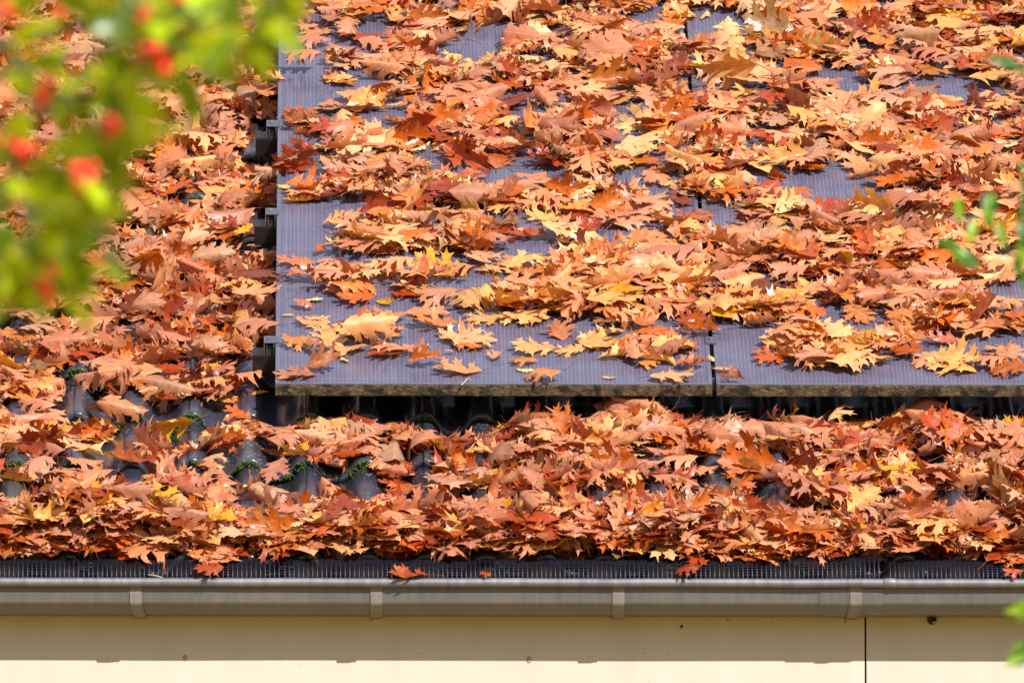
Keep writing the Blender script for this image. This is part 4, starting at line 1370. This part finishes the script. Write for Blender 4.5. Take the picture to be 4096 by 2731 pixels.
HD = 14.2
trunk_base = air_at(-900, 1365, HD + .1); trunk_base[2] = 0.0
holly = empty('holly_bush', Matrix.Translation(trunk_base))
tag(holly, 'blurred green holly bush with red berries in front of the roof', 'bush')
bm = bmesh.new()
tp = [trunk_base, trunk_base + np.array([.02, 0, 1.2]), trunk_base + np.array([.05, .03, 2.4]), trunk_base + np.array([.02, .05, 3.6]), trunk_base + np.array([.05, .03, 4.6])]
tube(bm, tp, [.055, .045, .036, .024, .010], 9)
child_world(obj('trunk', bm, M_BARK, None, True), holly)
holly_meshes = [holly_leaf_mesh(s_, random.uniform(.046, .064), random.uniform(.026, .036)) for s_ in range(7)]
for m_ in holly_meshes: m_.materials.append(M_HOLLY)
def tip(px, py, dd): return air_at(px, py, HD + dd)
branches = [  # from the trunk to a tip seen in the photograph
    [(-900, 700, .0), (-420, 430, -.1), (120, 260, -.2), (640, 150, -.15), (1130, 45, -.1)],
    [(-900, 560, .1), (-300, 250, .2), (300, 110, .15), (820, -10, .1), (1260, 20, .1)],
    [(-900, 900, .0), (-400, 700, .1), (60, 500, .05), (420, 360, 0), (700, 240, -.1), (960, 200, -.1)],
    [(-900, 1150, .1), (-420, 900, .2), (40, 740, .2), (360, 640, .1), (600, 560, .05)],
    [(-900, 1500, .0), (-450, 1250, -.1), (-60, 1060, -.15), (200, 960, -.1), (430, 900, -.1)],
    [(-900, 1700, .1), (-450, 1480, .1), (-80, 1290, .1), (150, 1180, .05), (330, 1170, 0)],
    [(-900, 380, 0), (-350, 60, -.2), (150, -60, -.25), (560, -40, -.2)],
]
bpts = []
for br in branches:
    P = [tip(*b) for b in br]
    bm = bmesh.new()
    tube(bm, P, [max(.0016, .011*(1 - i/(len(P)-1))) for i in range(len(P))], 6)
    child_world(obj('branch', bm, M_BARK, None, True), holly)
    bpts.append(P)
HPOLY = [(-200, -150), (1240, -150), (1240, 40), (1080, 120), (1010, 260), (760, 300), (640, 420), (640, 560), (430, 700), (430, 900), (400, 1020), (320, 1200), (230, 1270), (80, 1240), (-60, 1150), (-200, 1150)]
rl = random.Random(21)
n_leaf = 0
tries = 0
while n_leaf < 300 and tries < 9000:
    tries += 1
    bi = rl.choice([0, 0, 1, 1, 2, 2, 3, 3, 4, 4, 4, 5, 5, 6])
    P = bpts[bi]
    s_ = rl.choice([len(P)-2, len(P)-2, max(1, len(P)-3)])
    t = rl.random()
    base_p = P[s_]*(1-t) + P[s_+1]*t
    off = np.array([rl.gauss(0, .048), rl.gauss(0, .07), rl.gauss(0, .052)])
    p = base_p + off
    q = project([p])[0]
    if not in_poly(q[0], q[1], HPOLY): continue
    # the photograph shows roof through the bush here and there
    if any(((q[0]-a)/rx_)**2 + ((q[1]-b)/ry_)**2 < 1 for a, b, rx_, ry_ in ((170, 110, 70, 60), (560, 260, 60, 60), (330, 830, 40, 40), (60, 860, 60, 40), (860, 130, 40, 60), (480, 760, 60, 50), (150, 760, 50, 40))) and rl.random() < .97: continue
    o = link('leaf', holly_meshes[rl.randrange(len(holly_meshes))])
    m = Matrix.Translation(p) @ Matrix.Rotation(rl.uniform(0, 6.28), 4, 'Z') @ Matrix.Rotation(rl.uniform(-1.1, .6), 4, 'X') @ Matrix.Rotation(rl.gauss(0, .6), 4, 'Y')
    child_world(o, holly, m)
    n_leaf += 1
berry_bm = bmesh.new()
bmesh.ops.create_uvsphere(berry_bm, u_segments=12, v_segments=8, radius=.0068)
bmesh.ops.create_cone(berry_bm, cap_ends=True, segments=6, radius1=.0011, radius2=.0005, depth=.002, matrix=Matrix.Translation((0, 0, -.0056)))
berry_me = bpy.data.meshes.new('berry')
berry_bm.to_mesh(berry_me); berry_bm.free()
berry_me.polygons.foreach_set('use_smooth', [True]*len(berry_me.polygons))
berry_me.materials.append(M_BERRY)
for px, py, k_, sp_ in ((600, 180, 7, 45), (660, 225, 9, 45), (690, 250, 4, 30), (165, 370, 6, 25), (150, 400, 3, 20), (460, 520, 5, 22), (35, 570, 5, 30), (90, 630, 5, 28), (345, 690, 6, 28), (355, 735, 4, 22), (170, 1130, 5, 25),
                       (690, -5, 5, 35), (350, -10, 5, 40), (255, 40, 3, 15), (560, 35, 3, 25), (-20, 560, 3, 20), (20, 40, 2, 10)):
    for _ in range(k_):
        p = air_at(px + rl.gauss(0, sp_), py + rl.gauss(0, sp_*.8), HD - .15 + rl.gauss(0, .05))
        child_world(link('berry', berry_me), holly, Matrix.Translation(p) @ Matrix.Rotation(rl.uniform(0, 3), 4, 'X'))
# the rest of the crown, beside and above the picture
bm = bmesh.new()
for _ in range(900):
    a = rl.uniform(0, 6.28)
    rr = .62*math.sqrt(rl.random())
    p = np.array(tp[3]) + np.array([-.30 + rr*math.cos(a), rr*math.sin(a), rl.uniform(-1.5, 1.3)])
    q = project([p])[0]
    if q[0] > -160 and 0 - 120 < q[1] < IMG_H + 120: continue
    me_ = holly_meshes[rl.randrange(len(holly_meshes))]
    m = Matrix.Translation(p) @ Matrix.Rotation(rl.uniform(0, 6.28), 4, 'Z') @ Matrix.Rotation(rl.uniform(-1.1, .6), 4, 'X')
    vs_ = [bm.verts.new(m @ v_.co) for v_ in me_.vertices]
    for pl in me_.polygons: bm.faces.new([vs_[k_] for k_ in pl.vertices])
o = obj('crown', bm, M_HOLLY, None, True)
tag(o, kind='stuff')
child_world(o, holly)

# ------------------------------------------------------------------ narrow-leaved shrub at the other side (out of focus)
WD = 19.5
sb = air_at(4900, 1365, WD); sb[2] = 0.0
shrub = empty('shrub', Matrix.Translation(sb))
tag(shrub, 'blurred green twigs with narrow leaves reaching in front of the panels', 'shrub')
bm = bmesh.new()
sp_ = [sb, sb + np.array([-.02, 0, 1.3]), sb + np.array([.02, .02, 2.6]), sb + np.array([-.02, 0, 4.4])]
tube(bm, sp_, [.04, .032, .024, .008], 8)
child_world(obj('trunk', bm, M_BARK, None, True), shrub)
wl = [holly_leaf_mesh(50+s_, random.uniform(.058, .075), random.uniform(.017, .023), False) for s_ in range(4)]
for m_ in wl: m_.materials.append(M_WILLOW)
def wt_(px, py, dd=0): return air_at(px, py, WD + dd)
for br in ([(4900, 900), (4500, 520), (4220, 330), (4060, 250), (3960, 215)], [(4900, 1300), (4500, 1080), (4200, 1010), (4000, 1000), (3840, 960)], [(4900, 1150), (4400, 900), (4150, 820), (3960, 760)],
           [(4900, 2700), (4500, 2560), (4260, 2500), (4120, 2470)]):
    P = [wt_(*b) for b in br]
    bm = bmesh.new()
    tube(bm, P, [max(.001, .008*(1 - i/(len(P)-1))) for i in range(len(P))], 6)
    child_world(obj('branch', bm, M_BARK, None, True), shrub)
def wleaf(px, py, qx, qy, dd=0.0, tw=0.0):
    """leaf from base pixel to tip pixel"""
    a, b = wt_(px, py, dd), wt_(qx, qy, dd - .01)
    d = Vector(b - a)
    me_ = wl[rl.randrange(len(wl))]
    ln = max(v_.co.y for v_ in me_.vertices)
    s_ = min(1.25, max(.7, d.length/ln))
    y = d.normalized()
    x = y.cross(Vector((0, -1, .35))).normalized()
    z = x.cross(y)
    m = Matrix(((x.x, y.x, z.x, a[0]), (x.y, y.y, z.y, a[1]), (x.z, y.z, z.z, a[2]), (0, 0, 0, 1))) @ Matrix.Rotation(tw, 4, 'Y') @ Matrix.Scale(s_, 4)
    child_world(link('leaf', me_), shrub, m)
for t in ((4080, 280, 3960, 225), (4110, 300, 4010, 240), (3950, 760, 3960, 920, .1), (3975, 770, 3940, 905, -.1), (3830, 780, 3845, 900), (4080, 860, 4100, 1010), (4110, 900, 4090, 1070, .1), (3780, 980, 3890, 1040),
          (3860, 985, 3900, 1060), (3740, 960, 3830, 985), (4090, 700, 4120, 820), (4080, 2400, 4120, 2480), (4150, 2520, 4045, 2640), (4160, 2580, 4060, 2665), (4110, 2380, 4085, 2470), (3990, 880, 4020, 990), (3900, 870, 3880, 960), (4120, 760, 4085, 880), (4060, 1010, 4085, 1120), (4090, 1080, 4130, 1190), (3800, 1000, 3860, 1045), (4120, 2590, 4055, 2640), (4130, 2560, 4060, 2600), (4140, 2420, 4050, 2440), (4060, 640, 4130, 700),
          (4200, 380, 4120, 300), (4180, 1010, 4120, 1120), (4220, 1000, 4150, 930), (4300, 560, 4180, 600)):
    wleaf(*t[:4], tw=(t[4] if len(t) > 4 else rl.gauss(0, .4)))
bm = bmesh.new()
for _ in range(420):
    a = rl.uniform(0, 6.28); rr = .5*math.sqrt(rl.random())
    p = np.array(sp_[2]) + np.array([.15 + rr*math.cos(a), rr*math.sin(a), rl.uniform(-1.2, 1.9)])
    q = project([p])[0]
    if q[0] < IMG_W + 160: continue
    me_ = wl[rl.randrange(len(wl))]
    m = Matrix.Translation(p) @ Matrix.Rotation(rl.uniform(0, 6.28), 4, 'Z') @ Matrix.Rotation(rl.uniform(-1.1, .6), 4, 'X')
    vs_ = [bm.verts.new(m @ v_.co) for v_ in me_.vertices]
    for pl in me_.polygons: bm.faces.new([vs_[k_] for k_ in pl.vertices])
o = obj('crown', bm, M_WILLOW, None, True)
tag(o, kind='stuff')
child_world(o, shrub)
